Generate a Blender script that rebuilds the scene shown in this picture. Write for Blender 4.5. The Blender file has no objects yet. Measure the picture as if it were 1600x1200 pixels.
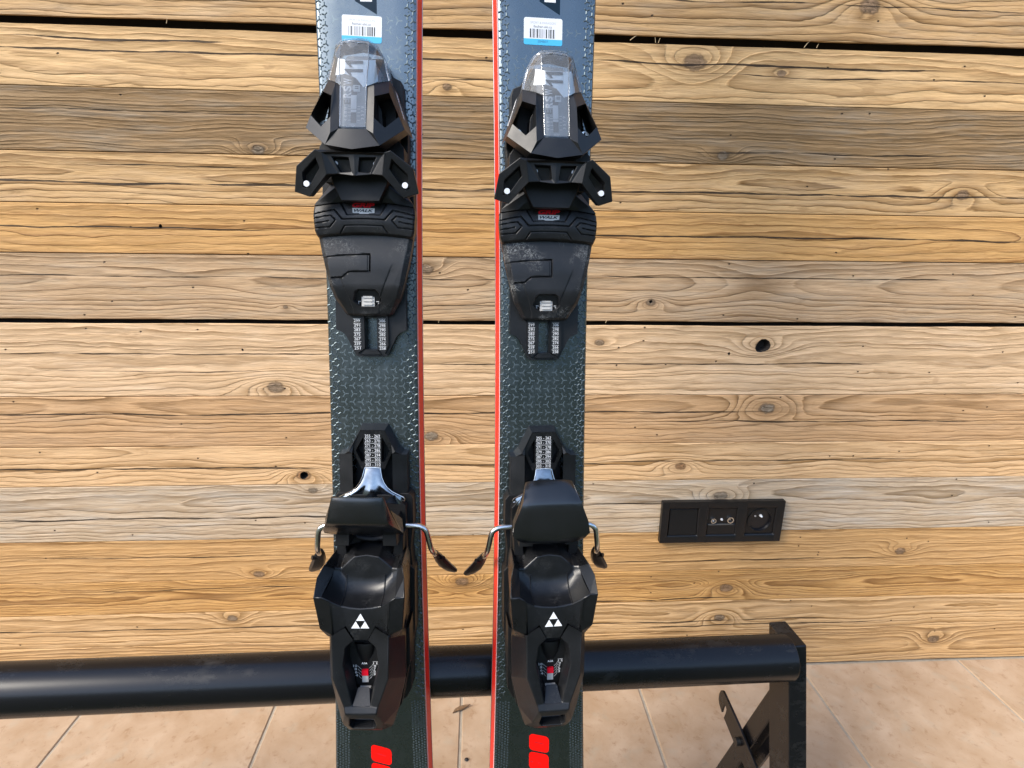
import bpy, bmesh, math, random
from mathutils import Matrix, Vector, noise as mnoise
C = bpy.context.scene.collection
S = bpy.context.scene
MM = 0.001
random.seed(7)

# ------------------------------------------------------------------ camera, world, sun, exposure
CAM_Z = 0.84
# camera axes written in wall coordinates (X along the wall, Y up, Z out of the wall)
RC = [[0.99835429, 0.01424382, 0.05555023], [0.00162771, 0.96123465, -0.27572684], [-0.05732421, 0.2753635, 0.95962955]]
def W(x, y, z):                       # wall millimetres (origin at the lens) -> Blender metres
    return Vector((x * MM, -z * MM, y * MM + CAM_Z))
def D(x, y, z):                       # direction
    return Vector((x, -z, y))
cam = bpy.data.cameras.new('camera'); cam_o = bpy.data.objects.new('camera', cam); C.objects.link(cam_o)
cam.sensor_width = 36; cam.lens = 36 * 901 / 1600; cam.clip_start = 0.02; cam.clip_end = 500
ax = [D(*RC[i]) for i in range(3)]
m = Matrix(((ax[0].x, ax[1].x, ax[2].x, 0), (ax[0].y, ax[1].y, ax[2].y, 0), (ax[0].z, ax[1].z, ax[2].z, CAM_Z), (0, 0, 0, 1)))
cam_o.matrix_world = m
S.camera = cam_o
SUN_EL, SUN_AZ = 40, 236              # degrees; azimuth measured from +Y clockwise, sun behind and left of the camera
wd = bpy.data.worlds.new('World'); S.world = wd; wd.use_nodes = True
nt = wd.node_tree; nt.nodes.clear()
o_ = nt.nodes.new('ShaderNodeOutputWorld'); bg = nt.nodes.new('ShaderNodeBackground'); sk = nt.nodes.new('ShaderNodeTexSky')
sk.sky_type = 'NISHITA'; sk.sun_disc = False; sk.sun_elevation = math.radians(SUN_EL); sk.sun_rotation = math.radians(SUN_AZ)
sk.air_density = 1.0; sk.dust_density = 1.2; sk.ozone_density = 1.2
bg.inputs[1].default_value = 0.13
nt.links.new(sk.outputs[0], bg.inputs[0]); nt.links.new(bg.outputs[0], o_.inputs[0])
sl = bpy.data.lights.new('sun', 'SUN'); sl.energy = 1.5; sl.angle = math.radians(20); sl.color = (1, 0.93, 0.82)
so = bpy.data.objects.new('sun', sl); C.objects.link(so)
az, el = math.radians(SUN_AZ), math.radians(SUN_EL)
sd = Vector((math.sin(az) * math.cos(el), math.cos(az) * math.cos(el), math.sin(el)))
so.rotation_euler = sd.to_track_quat('Z', 'Y').to_euler(); so.location = (0, -4, 5)
S.view_settings.view_transform = 'Standard'; S.view_settings.look = 'None'; S.view_settings.gamma = 1
S.view_settings.exposure = 1.85
S.cycles.max_bounces = 8; S.cycles.transparent_max_bounces = 12

# ------------------------------------------------------------------ node helpers
class NB:
    def __init__(s, name):
        s.m = bpy.data.materials.new(name); s.m.use_nodes = True; s.t = s.m.node_tree
        s.b = s.t.nodes['Principled BSDF']; s.out = s.t.nodes['Material Output']
    def n(s, typ, **kw):
        x = s.t.nodes.new(typ)
        for k, v in kw.items(): setattr(x, k, v)
        return x
    def put(s, sock, v):
        if isinstance(v, bpy.types.NodeSocket): s.t.links.new(v, sock)
        elif isinstance(v, (tuple, list)) and len(v) == 3 and sock.type == 'RGBA': sock.default_value = (*v, 1)
        else: sock.default_value = v
    def M(s, op, a, b=None, c=None, clamp=False):
        x = s.n('ShaderNodeMath', operation=op, use_clamp=clamp); s.put(x.inputs[0], a)
        if b is not None: s.put(x.inputs[1], b)
        if c is not None: s.put(x.inputs[2], c)
        return x.outputs[0]
    def xyz(s, a, b, c):
        x = s.n('ShaderNodeCombineXYZ'); s.put(x.inputs[0], a); s.put(x.inputs[1], b); s.put(x.inputs[2], c); return x.outputs[0]
    def obj(s):
        x = s.n('ShaderNodeTexCoord'); y = s.n('ShaderNodeSeparateXYZ'); s.t.links.new(x.outputs['Object'], y.inputs[0]); return x.outputs['Object'], y.outputs
    def noise(s, vec, scale=1, det=2, rough=0.5, dist=0, col=False):
        x = s.n('ShaderNodeTexNoise'); s.put(x.inputs['Vector'], vec); x.inputs['Scale'].default_value = scale; x.inputs['Detail'].default_value = det
        x.inputs['Roughness'].default_value = rough; x.inputs['Distortion'].default_value = dist
        return x.outputs[1 if col else 0]
    def mr(s, v, a, b, c=0, d=1, smooth=False):
        x = s.n('ShaderNodeMapRange'); x.interpolation_type = 'SMOOTHSTEP' if smooth else 'LINEAR'
        s.put(x.inputs[0], v); x.inputs[1].default_value = a; x.inputs[2].default_value = b; x.inputs[3].default_value = c; x.inputs[4].default_value = d
        return x.outputs[0]
    def mix(s, f, a, b, blend='MIX'):
        x = s.n('ShaderNodeMix', data_type='RGBA', blend_type=blend); s.put(x.inputs[0], f); s.put(x.inputs[6], a); s.put(x.inputs[7], b); return x.outputs[2]
    def bump(s, h, dist, strength=1.0):
        x = s.n('ShaderNodeBump'); s.put(x.inputs['Height'], h); x.inputs['Distance'].default_value = dist; x.inputs['Strength'].default_value = strength
        s.t.links.new(x.outputs[0], s.b.inputs['Normal']); return x.outputs[0]
    def set(s, **kw):
        names = dict(col='Base Color', rough='Roughness', metal='Metallic', spec='Specular IOR Level', coat='Coat Weight', coatr='Coat Roughness', trans='Transmission Weight', ior='IOR', alpha='Alpha')
        for k, v in kw.items(): s.put(s.b.inputs[names[k]], v)

def plain(name, col, rough=0.5, metal=0.0, spec=0.5, bump=0, bscale=3000, vary=0.0, vscale=60):
    b = NB(name); ob, _ = b.obj()
    c = col
    if vary:
        f = b.noise(ob, vscale, 4, 0.6)
        c = b.mix(b.mr(f, 0.3, 0.7), tuple(x * (1 - vary) for x in col), tuple(min(1, x * (1 + vary)) for x in col))
    b.set(col=c, rough=rough, metal=metal, spec=spec)
    if bump: b.bump(b.noise(ob, bscale, 2), bump * MM, 0.6)
    return b.m

def black_plastic(name, base, rough, scuff=0.0):
    b = NB(name); ob, xyz = b.obj()
    f = b.noise(ob, 45, 5, 0.6)
    c = b.mix(b.mr(f, 0.35, 0.7), tuple(x * 0.8 for x in base), tuple(x * 1.35 for x in base))
    dust = b.mr(b.noise(ob, 900, 2, 0.5), 0.70, 0.80)
    c = b.mix(b.M('MULTIPLY', dust, 0.12), c, (0.25, 0.25, 0.25))
    if scuff:
        w = b.noise(ob, 170, 5, 0.7, 1.5)
        line = b.mr(b.M('ABSOLUTE', b.M('SUBTRACT', w, 0.5)), 0.0, 0.012, 1, 0)
        area = b.mr(b.noise(ob, 42, 2, 0.5), 0.50, 0.66)
        c = b.mix(b.M('MULTIPLY', b.M('MULTIPLY', line, area), scuff), c, (0.45, 0.45, 0.43))
        c = b.mix(b.M('MULTIPLY', b.mr(b.noise(ob, 380, 4, 0.75), 0.5, 0.75), b.M('MULTIPLY', area, 0.22 * scuff)), c, (0.3, 0.3, 0.3))
    b.set(col=c, rough=b.mr(f, 0.3, 0.7, rough - 0.05, rough + 0.08), spec=0.36)
    b.bump(b.noise(ob, 2200, 2, 0.6), 0.09 * MM, 0.55)
    return b.m

MAT = {}
MAT['plastic'] = black_plastic('black_plastic', (0.0060, 0.0064, 0.0074), 0.40)
MAT['plastic_grip'] = black_plastic('rubbed_black_plastic', (0.0080, 0.0085, 0.0098), 0.40, 0.35)
MAT['plastic_scuffed'] = black_plastic('scuffed_black_plastic', (0.0090, 0.0097, 0.0115), 0.42, 1.0)
MAT['plastic_smooth'] = black_plastic('smooth_black_plastic', (0.0045, 0.0048, 0.0056), 0.30, 0.15)
MAT['plastic_pedal'] = plain('satin_black_plastic', (0.005, 0.0054, 0.0062), 0.24, 0, 0.7, bump=0.05, bscale=1800, vary=0.3, vscale=70)
MAT['plastic_dark'] = black_plastic('deep_black_plastic', (0.003, 0.003, 0.0033), 0.5)
MAT['steel'] = plain('brushed_steel', (0.62, 0.61, 0.59), 0.22, 1.0, vary=0.08, vscale=200)
MAT['clip'] = plain('polished_spring_steel', (0.24, 0.26, 0.28), 0.13, 1.0, vary=0.35, vscale=90)
MAT['grey_plastic'] = plain('mid_grey_plastic', (0.14, 0.15, 0.16), 0.4, vary=.15)
MAT['pin'] = plain('bright_pin', (0.62, 0.63, 0.65), 0.4, 0.2)
MAT['white'] = plain('white_print', (0.60, 0.61, 0.62), 0.5, spec=0.3)
MAT['grey_print'] = plain('grey_print', (0.09, 0.095, 0.10), 0.5)
MAT['paper'] = plain('sticker_paper', (0.60, 0.62, 0.64), 0.5, spec=0.3, vary=0.03)
MAT['cyan'] = plain('cyan_print', (0.055, 0.36, 0.58), 0.5, spec=0.3)
MAT['ink'] = plain('barcode_ink', (0.035, 0.037, 0.04), 0.6)
MAT['pale_ink'] = plain('pale_ink', (0.34, 0.34, 0.37), 0.6)
MAT['mid_ink'] = plain('mid_ink', (0.14, 0.14, 0.155), 0.6)
MAT['navy_ink'] = plain('number_ink', (0.02, 0.13, 0.24), 0.6)
MAT['red_print'] = plain('red_print', (0.78, 0.005, 0.003), 0.5, spec=0.12)
MAT['crimson'] = plain('crimson_print', (0.60, 0.006, 0.02), 0.5, spec=0.15)
MAT['slider'] = plain('pale_grey_slider', (0.42, 0.41, 0.39), 0.45)
MAT['slab'] = plain('deep_blue_print', (0.006, 0.017, 0.030), 0.4, spec=0.12)
MAT['rim'] = plain('steel_edge', (0.35, 0.35, 0.36), 0.3, 0.9)
MAT['red_wall'] = plain('red_sidewall', (0.72, 0.018, 0.010), 0.35, vary=0.06, vscale=120)
MAT['pink_line'] = plain('pale_pink_line', (0.62, 0.35, 0.36), 0.35)
def rack_coat():
    b = NB('black_powder_coat'); ob, _ = b.obj()
    mp = b.n('ShaderNodeMapping'); b.put(mp.inputs[0], ob); mp.inputs['Scale'].default_value = (.45, 1, 1); v = mp.outputs[0]
    du = b.M('MULTIPLY', b.mr(b.noise(v, 26, 5, 0.7), 0.52, 0.75), b.mr(b.noise(v, 160, 4, 0.7), 0.42, 0.7))
    c = b.mix(b.M('MULTIPLY', du, 0.10), (0.0032, 0.0033, 0.0042), (0.30, 0.28, 0.25))
    sc = b.mr(b.M('ABSOLUTE', b.M('SUBTRACT', b.noise(v, 95, 3, 0.6, 2.0), 0.5)), 0, 0.004, 1, 0); sc = b.M('MULTIPLY', sc, b.mr(b.noise(v, 20, 2), 0.6, 0.7))
    c = b.mix(b.M('MULTIPLY', sc, 0.4), c, (0.12, 0.12, 0.12))
    b.set(col=c, rough=b.mr(du, 0, 1, 0.26, 0.5), spec=0.36); b.bump(b.noise(ob, 1500, 2), 0.06 * MM, 0.5); return b.m
MAT['rack'] = rack_coat()
MAT['socket'] = plain('anthracite_plastic', (0.0055, 0.0055, 0.006), 0.36, spec=0.35, bump=0.05, vary=0.1)
MAT['socket_dark'] = plain('dark_recess', (0.004, 0.004, 0.006), 0.35)
MAT['window_panel'] = plain('frosted_grey_panel', (0.22, 0.245, 0.26), 0.4, vary=0.1, vscale=150)
MAT['dome_label'] = plain('pale_label', (0.84, 0.87, 0.88), 0.45)
MAT['tri_print'] = plain('steel_blue_print', (0.125, 0.155, 0.168), 0.45, 0.75, vary=0.25, vscale=70)

def ski_top():
    b = NB('slate_blue_topsheet'); ob, xyz = b.obj()
    f = b.noise(ob, 14, 3, 0.55)
    c = b.mix(b.mr(f, 0.3, 0.7), (0.112, 0.134, 0.142), (0.146, 0.166, 0.173))
    fl = b.mr(b.noise(ob, 2600, 1, 0.5), 0.66, 0.74)
    c = b.mix(b.M('MULTIPLY', fl, 0.25), c, (0.22, 0.26, 0.27))
    sm = b.mr(b.noise(ob, 60, 6, 0.7, 0.6), 0.5, 0.8)
    b.set(col=c, rough=b.mr(sm, 0, 1, 0.27, 0.40), metal=1.0, spec=0.6, coat=0.25, coatr=0.14)
    b.bump(b.M('ADD', b.noise(ob, 1400, 2, 0.6), b.M('MULTIPLY', b.noise(ob, 90, 3), 0.5)), 0.05 * MM, 0.5)
    return b.m
MAT['ski_top'] = ski_top()
def emboss():
    b = NB('embossed_band'); ob, _ = b.obj()
    b.set(col=(0.085, 0.108, 0.118), rough=0.46, metal=0.8, spec=0.4)
    return b.m
MAT['emboss'] = emboss()
def clear():
    b = NB('clear_plastic'); t = b.t; t.nodes.remove(b.b)
    tr = b.n('ShaderNodeBsdfTransparent'); tr.inputs[0].default_value = (0.90, 0.91, 0.92, 1)
    gl = b.n('ShaderNodeBsdfGlossy'); gl.inputs['Roughness'].default_value = 0.07
    df = b.n('ShaderNodeBsdfDiffuse'); df.inputs[0].default_value = (0.75, 0.77, 0.78, 1)
    fr = b.n('ShaderNodeLayerWeight'); fr.inputs[0].default_value = 0.25
    m1 = b.n('ShaderNodeMixShader'); m2 = b.n('ShaderNodeMixShader')
    t.links.new(b.mr(fr.outputs['Facing'], 0, 1, 0.08, 0.20), m1.inputs[0]); t.links.new(tr.outputs[0], m1.inputs[1]); t.links.new(df.outputs[0], m1.inputs[2])
    fr2 = b.n('ShaderNodeFresnel'); fr2.inputs[0].default_value = 1.5
    t.links.new(fr2.outputs[0], m2.inputs[0]); t.links.new(m1.outputs[0], m2.inputs[1]); t.links.new(gl.outputs[0], m2.inputs[2])
    t.links.new(m2.outputs[0], b.out.inputs[0]); return b.m
MAT['clear'] = clear()

def wood(name, seed, early, late, pitch, zc, dome, knots=(), grey=0.25, warp=10.0, contrast=1.0, crack=1.0, greycol=(0.36, 0.31, 0.24), cracks=()):
    """sawn softwood: annual rings cut by the board face, bent round knots. zc: height of the pith line, dome: its depth (mm)."""
    early = (min(.9, early[0] * 1.05), early[1] * 0.975, early[2] * 0.92); late = (late[0] * .84, late[1] * .76, late[2] * .66)
    b = NB(name); ob, xyz = b.obj()
    X = b.M('MULTIPLY', xyz[0], 1000.0); Z = b.M('MULTIPLY', xyz[2], 1000.0); Y = b.M('MULTIPLY', xyz[1], 1000.0)
    sx = seed * 317.0
    def nz(ax, az, det=2, rough=0.5, off=0.0, dist=0.0):
        v = b.xyz(b.M('MULTIPLY_ADD', X, 1.0 / ax, sx + off), b.M('MULTIPLY', Y, 0.02), b.M('MULTIPLY_ADD', Z, 1.0 / az, off * 1.7)); return b.noise(v, 1, det, rough, dist)
    def ctr(v, k): return b.M('MULTIPLY', b.M('SUBTRACT', v, 0.5), k)
    zw = b.M('ADD', Z, b.M('ADD', ctr(nz(260, 70, 2, 0.5, 3.1), warp * 2.4), ctr(nz(55, 22, 3, 0.55, 9.2), warp * 0.55)))
    dd = b.M('ADD', dome, ctr(nz(330, 400, 1, 0.5, 21.0), dome * 2.6 + 14))
    dz = b.M('SUBTRACT', zw, zc)
    g = b.M('SQRT', b.M('ADD', b.M('MULTIPLY', dz, dz), b.M('MULTIPLY', dd, dd)))
    core = None; halo = None
    for (kx, kz, r, amp, *tone) in knots:
        tn = tone[0] if tone else 0.5
        ex = b.M('MULTIPLY', b.M('SUBTRACT', X, kx), 0.42); ez = b.M('SUBTRACT', Z, kz)
        q = b.M('ADD', b.M('MULTIPLY', ex, ex), b.M('MULTIPLY', ez, ez))
        e = b.M('EXPONENT', b.M('MULTIPLY', q, -1.0 / (2.0 * r) ** 2))
        sg = b.M('SIGN', b.M('SUBTRACT', kz, zc)) if False else 1.0
        g = b.M('ADD', g, b.M('MULTIPLY', e, amp * r * 3.0))
        ex2 = b.M('MULTIPLY', b.M('SUBTRACT', X, kx), 0.68)
        q2 = b.M('SQRT', b.M('ADD', b.M('MULTIPLY', ex2, ex2), b.M('MULTIPLY', ez, ez)))
        q2 = b.M('ADD', q2, ctr(nz(9, 9, 2, 0.6, kx * 0.01), r * 0.7))
        c1 = b.mr(q2, r * 0.60, r * 1.08, 1, 0, True); h1 = b.mr(q2, r * 0.8, r * 2.3, 1, 0, True)
        core = c1 if core is None else b.M('MAXIMUM', core, c1); halo = h1 if halo is None else b.M('MAXIMUM', halo, h1)
    g = b.M('MULTIPLY', g, 1.0 / pitch)
    g = b.M('ADD', g, ctr(b.noise(b.xyz(b.M('MULTIPLY', g, 0.45), sx, 0.0), 1, 1), 2.2))
    g = b.M('ADD', g, ctr(nz(90, 5, 3, 0.6, 5.0), 0.30))
    fr = b.M('FRACT', g); cell = b.M('FLOOR', g)
    wn = b.n('ShaderNodeTexWhiteNoise', noise_dimensions='1D'); b.put(wn.inputs[1], b.M('ADD', cell, sx)); rnd = wn.outputs[0]
    wn2 = b.n('ShaderNodeTexWhiteNoise', noise_dimensions='1D'); b.put(wn2.inputs[1], b.M('ADD', cell, sx + 77.3))
    late_l = b.M('MULTIPLY', b.M('POWER', fr, b.mr(wn2.outputs[0], 0, 1, 0.6, 3.2)), b.mr(fr, 0.90, 1.0, 1, 0))
    amp = b.M('MULTIPLY', b.mr(rnd, 0, 1, 0.45, 1.0), b.mr(nz(130, 16, 2, 0.5, 40.0), 0.25, 0.60, 0.55, 1.0))
    L = b.M('MULTIPLY', b.M('MULTIPLY', late_l, amp), contrast * 1.55, clamp=True)
    fr3 = b.M('FRACT', b.M('MULTIPLY', g, 3.0)); L3 = b.M('MULTIPLY', b.M('MULTIPLY', b.M('POWER', fr3, 2.0), b.mr(fr3, 0.86, 1.0, 1, 0)), b.mr(nz(210, 30, 2, 0.5, 171.0), 0.35, 0.65, 0.03, 0.34))
    c = b.mix(b.M('MAXIMUM', L, L3), early, late)
    # slow drift of tone along and across the board
    t = nz(190, 26, 3, 0.55, 60.0)
    c = b.mix(b.mr(t, 0.35, 0.75, 0, 0.55), c, tuple(x * y for x, y in zip(early, (0.72, 0.68, 0.60))))
    blot = b.mr(nz(75, 13, 4, 0.6, 77.0, 0.6), 0.58, 0.66, 0, 1, True)
    c = b.mix(b.M('MULTIPLY', blot, 0.50 * contrast), c, tuple(.75 * x + .25 * y for x, y in zip(late, early)))
    gm = b.mr(nz(150, 17, 4, 0.65, 90.0), 0.47, 0.72, 0, grey)
    c = b.mix(gm, c, greycol)
    stk = b.mr(nz(230, 7, 4, 0.6, 205.0), 0.53, 0.74, 0, 1, True)          # weather streaks and bleached patches
    c = b.mix(b.M('MULTIPLY', stk, 0.55), c, tuple(x * y for x, y in zip(late, (1.15, 1.2, 1.3))))
    blc = b.mr(nz(160, 20, 4, 0.65, 233.0, 0.5), 0.52, 0.72, 0, 1, True)
    c = b.mix(b.M('MULTIPLY', blc, 0.35), c, tuple(min(.8, x * y) for x, y in zip(early, (1.12, 1.2, 1.35))))
    fib = b.M('ADD', b.M('MULTIPLY', nz(70, 2.6, 3, 0.6, 11.0), 0.6), b.M('MULTIPLY', nz(24, 0.9, 3, 0.7, 15.0), 0.4))
    fac = b.M('MULTIPLY_ADD', b.M('SUBTRACT', fib, 0.5), 1.25, 1.0)
    c = b.mix(1.0, c, b.xyz(fac, fac, fac), 'MULTIPLY')
    hs = 0.0
    if core is not None:
        rr = b.noise(b.xyz(b.M('MULTIPLY', X, 0.09), sx, b.M('MULTIPLY', Z, 0.16)), 1, 4, 0.65, 1.2)
        kr = b.M('FRACT', b.M('MULTIPLY', b.M('ADD', g, b.M('MULTIPLY', rr, 1.5)), 1.3))
        kc = b.mix(b.mr(rr, 0.35, 0.68), tuple(x + (y - x) * tn for x, y in zip((0.085, 0.068, 0.048), (0.085, 0.045, 0.020))), tuple(x + (y - x) * tn for x, y in zip((0.30, 0.25, 0.185), (0.40, 0.20, 0.085)))); kc = b.mix(b.M('MULTIPLY', b.M('POWER', kr, 3.0), 0.6), kc, (0.05, 0.028, 0.014))
        c = b.mix(b.M('MULTIPLY', halo, 0.32), c, tuple(x * 1.0 for x in late))
        c = b.mix(b.M('MULTIPLY', core, 0.86), c, kc); rim = b.M('MULTIPLY', core, b.M('SUBTRACT', 1.0, core)); c = b.mix(b.M('MULTIPLY', rim, 1.8), c, (0.06, 0.035, 0.018))
        hs = b.M('MULTIPLY', core, b.M('SUBTRACT', rr, 0.4))
    # drying cracks that follow the fibre, and worm holes
    ck = 0.0
    for q, (cz, x0, x1, wdt) in enumerate(cracks):      # long drying checks, nearly straight, opening and closing along the board
        wv = b.M('ADD', ctr(b.noise(b.xyz(b.M('MULTIPLY_ADD', X, 1 / 210.0, sx + q * 9.1), 0.0, 0.0), 1, 2, 0.5), 13.0), ctr(b.noise(b.xyz(b.M('MULTIPLY_ADD', X, 1 / 26.0, sx + q * 3.3), 0.0, 0.0), 1, 2, 0.5), 1.6))
        d_ = b.M('ABSOLUTE', b.M('SUBTRACT', b.M('SUBTRACT', Z, cz + 840.0), wv))
        op = b.M('MULTIPLY', b.mr(b.noise(b.xyz(b.M('MULTIPLY_ADD', X, 1 / 95.0, sx + q * 5.7), 0.0, 0.0), 1, 3, 0.6), 0.28, 0.72, 0.0, wdt), b.M('MULTIPLY', b.mr(X, x0, x0 + 60, 0, 1), b.mr(X, x1 - 60, x1, 1, 0)))
        one = b.M('MULTIPLY', b.M('LESS_THAN', d_, b.M('MULTIPLY', op, 2.6)), b.mr(op, 0.06, 0.30, 0.35, 1))
        ck = one if q == 0 else b.M('MAXIMUM', ck, one)
    vo = b.n('ShaderNodeTexVoronoi', voronoi_dimensions='2D'); b.put(vo.inputs['Vector'], b.xyz(b.M('MULTIPLY_ADD', X, 0.024, sx), b.M('MULTIPLY', Z, 0.036), 0.0)); vo.inputs['Scale'].default_value = 1
    cs = b.n('ShaderNodeSeparateColor'); b.t.links.new(vo.outputs['Color'], cs.inputs[0])
    dot = b.M('MULTIPLY', b.mr(vo.outputs['Distance'], 0.02, 0.05, 1, 0), b.M('GREATER_THAN', cs.outputs[0], 0.93))
    dk = b.M('MAXIMUM', dot, ck)
    c = b.mix(b.M('MULTIPLY', dk, 0.93), c, (0.022, 0.013, 0.007))
    b.set(col=c, rough=0.72, spec=0.25)
    h = b.M('ADD', b.M('MULTIPLY', L, 0.5), b.M('MULTIPLY', fib, 0.28))
    h = b.M('SUBTRACT', h, b.M('MULTIPLY', dk, 1.8)); h = b.M('ADD', h, hs) if core is not None else h
    h = b.M('ADD', h, b.M('MULTIPLY', nz(60, 9, 3, 0.55, 7.7), 1.3))
    b.bump(h, 1.7 * MM, 0.95)
    return b.m

def tile_mat():
    b = NB('terracotta_tile'); ob, xyz = b.obj()
    a = b.noise(ob, 16, 5, 0.6, 0.4)
    c = b.mix(b.mr(a, 0.3, 0.7), (0.30, 0.200, 0.118), (0.405, 0.300, 0.205))
    c = b.mix(b.mr(b.noise(ob, 60, 5, 0.7, 0.5), 0.55, 0.74, 0, 0.65), c, (0.20, 0.105, 0.048))
    c = b.mix(b.mr(b.noise(ob, 26, 3, 0.6), 0.56, 0.75, 0, 0.4), c, (0.30, 0.275, 0.21))
    c = b.mix(b.mr(b.noise(ob, 240, 2, 0.5), 0.70, 0.78, 0, 0.55), c, (0.12, 0.07, 0.04))
    b.set(col=c, rough=0.52, spec=0.35); b.bump(b.noise(ob, 70, 5, 0.6), 0.5 * MM, 0.5)
    return b.m
MAT['tile'] = tile_mat()
MAT['grout'] = plain('grey_grout', (0.30, 0.26, 0.20), 0.85, vary=0.15, vscale=80)
MAT['backing'] = plain('shaded_gap_board', (0.012, 0.009, 0.007), 0.9)

# ------------------------------------------------------------------ mesh helpers
def link(o, parent=None):
    C.objects.link(o)
    if parent is not None: o.parent = parent
    return o
def mesh_obj(name, verts, faces, mat, parent=None, smooth=False, angle=35):
    me = bpy.data.meshes.new(name); me.from_pydata([tuple(v) for v in verts], [], faces); me.materials.append(mat)
    bm = bmesh.new(); bm.from_mesh(me); bmesh.ops.recalc_face_normals(bm, faces=bm.faces); bm.to_mesh(me); bm.free()
    if smooth:
        me.polygons.foreach_set('use_smooth', [True] * len(me.polygons)); me.set_sharp_from_angle(angle=math.radians(angle))
    o = bpy.data.objects.new(name, me); return link(o, parent)
def bevel(o, w, seg=2, ang=25):
    for p in o.data.polygons: p.use_smooth = True
    b = o.modifiers.new('bevel', 'BEVEL'); b.width = w * MM; b.segments = seg; b.limit_method = 'ANGLE'; b.angle_limit = math.radians(ang); b.harden_normals = True
    return o
def thing(name, label, cat, mw=None, group=None):
    o = bpy.data.objects.new(name, None); o.empty_display_size = 0.05; C.objects.link(o)
    if mw is not None: o.matrix_world = mw
    o['label'] = label; o['category'] = cat
    if group: o['group'] = group
    return o
def tag(o, label, cat, group=None):
    o['label'] = label; o['category'] = cat
    if group: o['group'] = group
    return o

class MB:
    """collects shapes given in millimetres; build() links them as one mesh object in metres"""
    def __init__(s): s.v = []; s.f = []
    def add(s, vs, fs):
        k = len(s.v); s.v += [tuple(v) for v in vs]; s.f += [tuple(i + k for i in f) for f in fs]; return s
    def prism(s, pts, h0, h1, inset=0.0, cap0=True):
        n = len(pts); cx = sum(p[0] for p in pts) / n; cy = sum(p[1] for p in pts) / n
        top = []
        for x, y in pts:
            d = math.hypot(x - cx, y - cy) or 1; k = max(0.0, 1 - inset / d); top.append((cx + (x - cx) * k, cy + (y - cy) * k, h1))
        f = [tuple(range(n, 2 * n))] + [(i, (i + 1) % n, n + (i + 1) % n, n + i) for i in range(n)]
        if cap0: f.append(tuple(reversed(range(n))))
        return s.add([(x, y, h0) for x, y in pts] + top, f)
    def box(s, x0, x1, y0, y1, z0, z1): return s.prism([(x0, y0), (x1, y0), (x1, y1), (x0, y1)], z0, z1)
    def tube(s, path, r, n=12, caps=True):
        P = [Vector(p) for p in path]; rs = r if isinstance(r, (list, tuple)) else [r] * len(P)
        vs = []; fs = []; up = None
        for i, p in enumerate(P):
            t = (P[min(i + 1, len(P) - 1)] - P[max(i - 1, 0)]).normalized()
            if up is None: up = t.orthogonal().normalized()
            a = (up - t * up.dot(t)).normalized(); b = t.cross(a); up = a
            for k in range(n):
                w = 2 * math.pi * k / n; vs.append(p + (a * math.cos(w) + b * math.sin(w)) * rs[i])
        for i in range(len(P) - 1):
            for k in range(n): fs.append((i * n + k, i * n + (k + 1) % n, (i + 1) * n + (k + 1) % n, (i + 1) * n + k))
        if caps: fs += [tuple(reversed(range(n))), tuple(range((len(P) - 1) * n, len(P) * n))]
        return s.add(vs, fs)
    def disc(s, c, r, h, n=20, r2=None):
        r2 = r if r2 is None else r2
        return s.add([(c[0] + math.cos(2 * math.pi * k / n) * r, c[1] + math.sin(2 * math.pi * k / n) * r, c[2]) for k in range(n)] +
                     [(c[0] + math.cos(2 * math.pi * k / n) * r2, c[1] + math.sin(2 * math.pi * k / n) * r2, c[2] + h) for k in range(n)],
                     [tuple(range(n, 2 * n)), tuple(reversed(range(n)))] + [(k, (k + 1) % n, n + (k + 1) % n, n + k) for k in range(n)])
    def grid(s, rows):
        n = len(rows[0]); v = [p for r in rows for p in r]
        return s.add(v, [(i * n + k, i * n + k + 1, (i + 1) * n + k + 1, (i + 1) * n + k) for i in range(len(rows) - 1) for k in range(n - 1)])
    def sym(s, vs, fs):
        """faces of the right half (u >= 0) plus their mirror image; shared midline points are merged"""
        k = len(vs); s.add(vs, fs); s.add([(-v[0], v[1], v[2]) for v in vs], [tuple(reversed(f)) for f in fs]); return s
    def build(s, name, mat, parent, T=None, smooth=False, angle=35, merge=True):
        T = T or (lambda p: Vector(p) * MM)
        me = bpy.data.meshes.new(name); me.from_pydata([tuple(T(p)) for p in s.v], [], s.f); me.materials.append(mat)
        bm = bmesh.new(); bm.from_mesh(me)
        if merge: bmesh.ops.remove_doubles(bm, verts=bm.verts, dist=0.00004)
        bmesh.ops.recalc_face_normals(bm, faces=bm.faces); bm.to_mesh(me); bm.free()
        if smooth:
            me.polygons.foreach_set('use_smooth', [True] * len(me.polygons)); me.set_sharp_from_angle(angle=math.radians(angle))
        return link(bpy.data.objects.new(name, me), parent)

_glyph = {}
def glyphs(txt, bold=0.0, shear=0.0, space=1.0):
    k = (txt, bold, shear, space)
    if k not in _glyph:
        cu = bpy.data.curves.new('lettering', 'FONT'); cu.body = txt; cu.size = 1; cu.offset = bold; cu.shear = shear; cu.space_character = space; cu.resolution_u = 3
        ob = bpy.data.objects.new('lettering', cu); C.objects.link(ob); dg = bpy.context.evaluated_depsgraph_get(); dg.update()
        me = bpy.data.meshes.new_from_object(ob.evaluated_get(dg)); vs = [(v.co.x, v.co.y) for v in me.vertices]; fs = [tuple(p.vertices) for p in me.polygons]
        bpy.data.objects.remove(ob); bpy.data.curves.remove(cu); bpy.data.meshes.remove(me)
        x0 = min(v[0] for v in vs); x1 = max(v[0] for v in vs); y0 = min(v[1] for v in vs); y1 = max(v[1] for v in vs)
        _glyph[k] = ([((v[0] - x0), (v[1] - y0)) for v in vs], fs, x1 - x0, y1 - y0)
    return _glyph[k]
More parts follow.
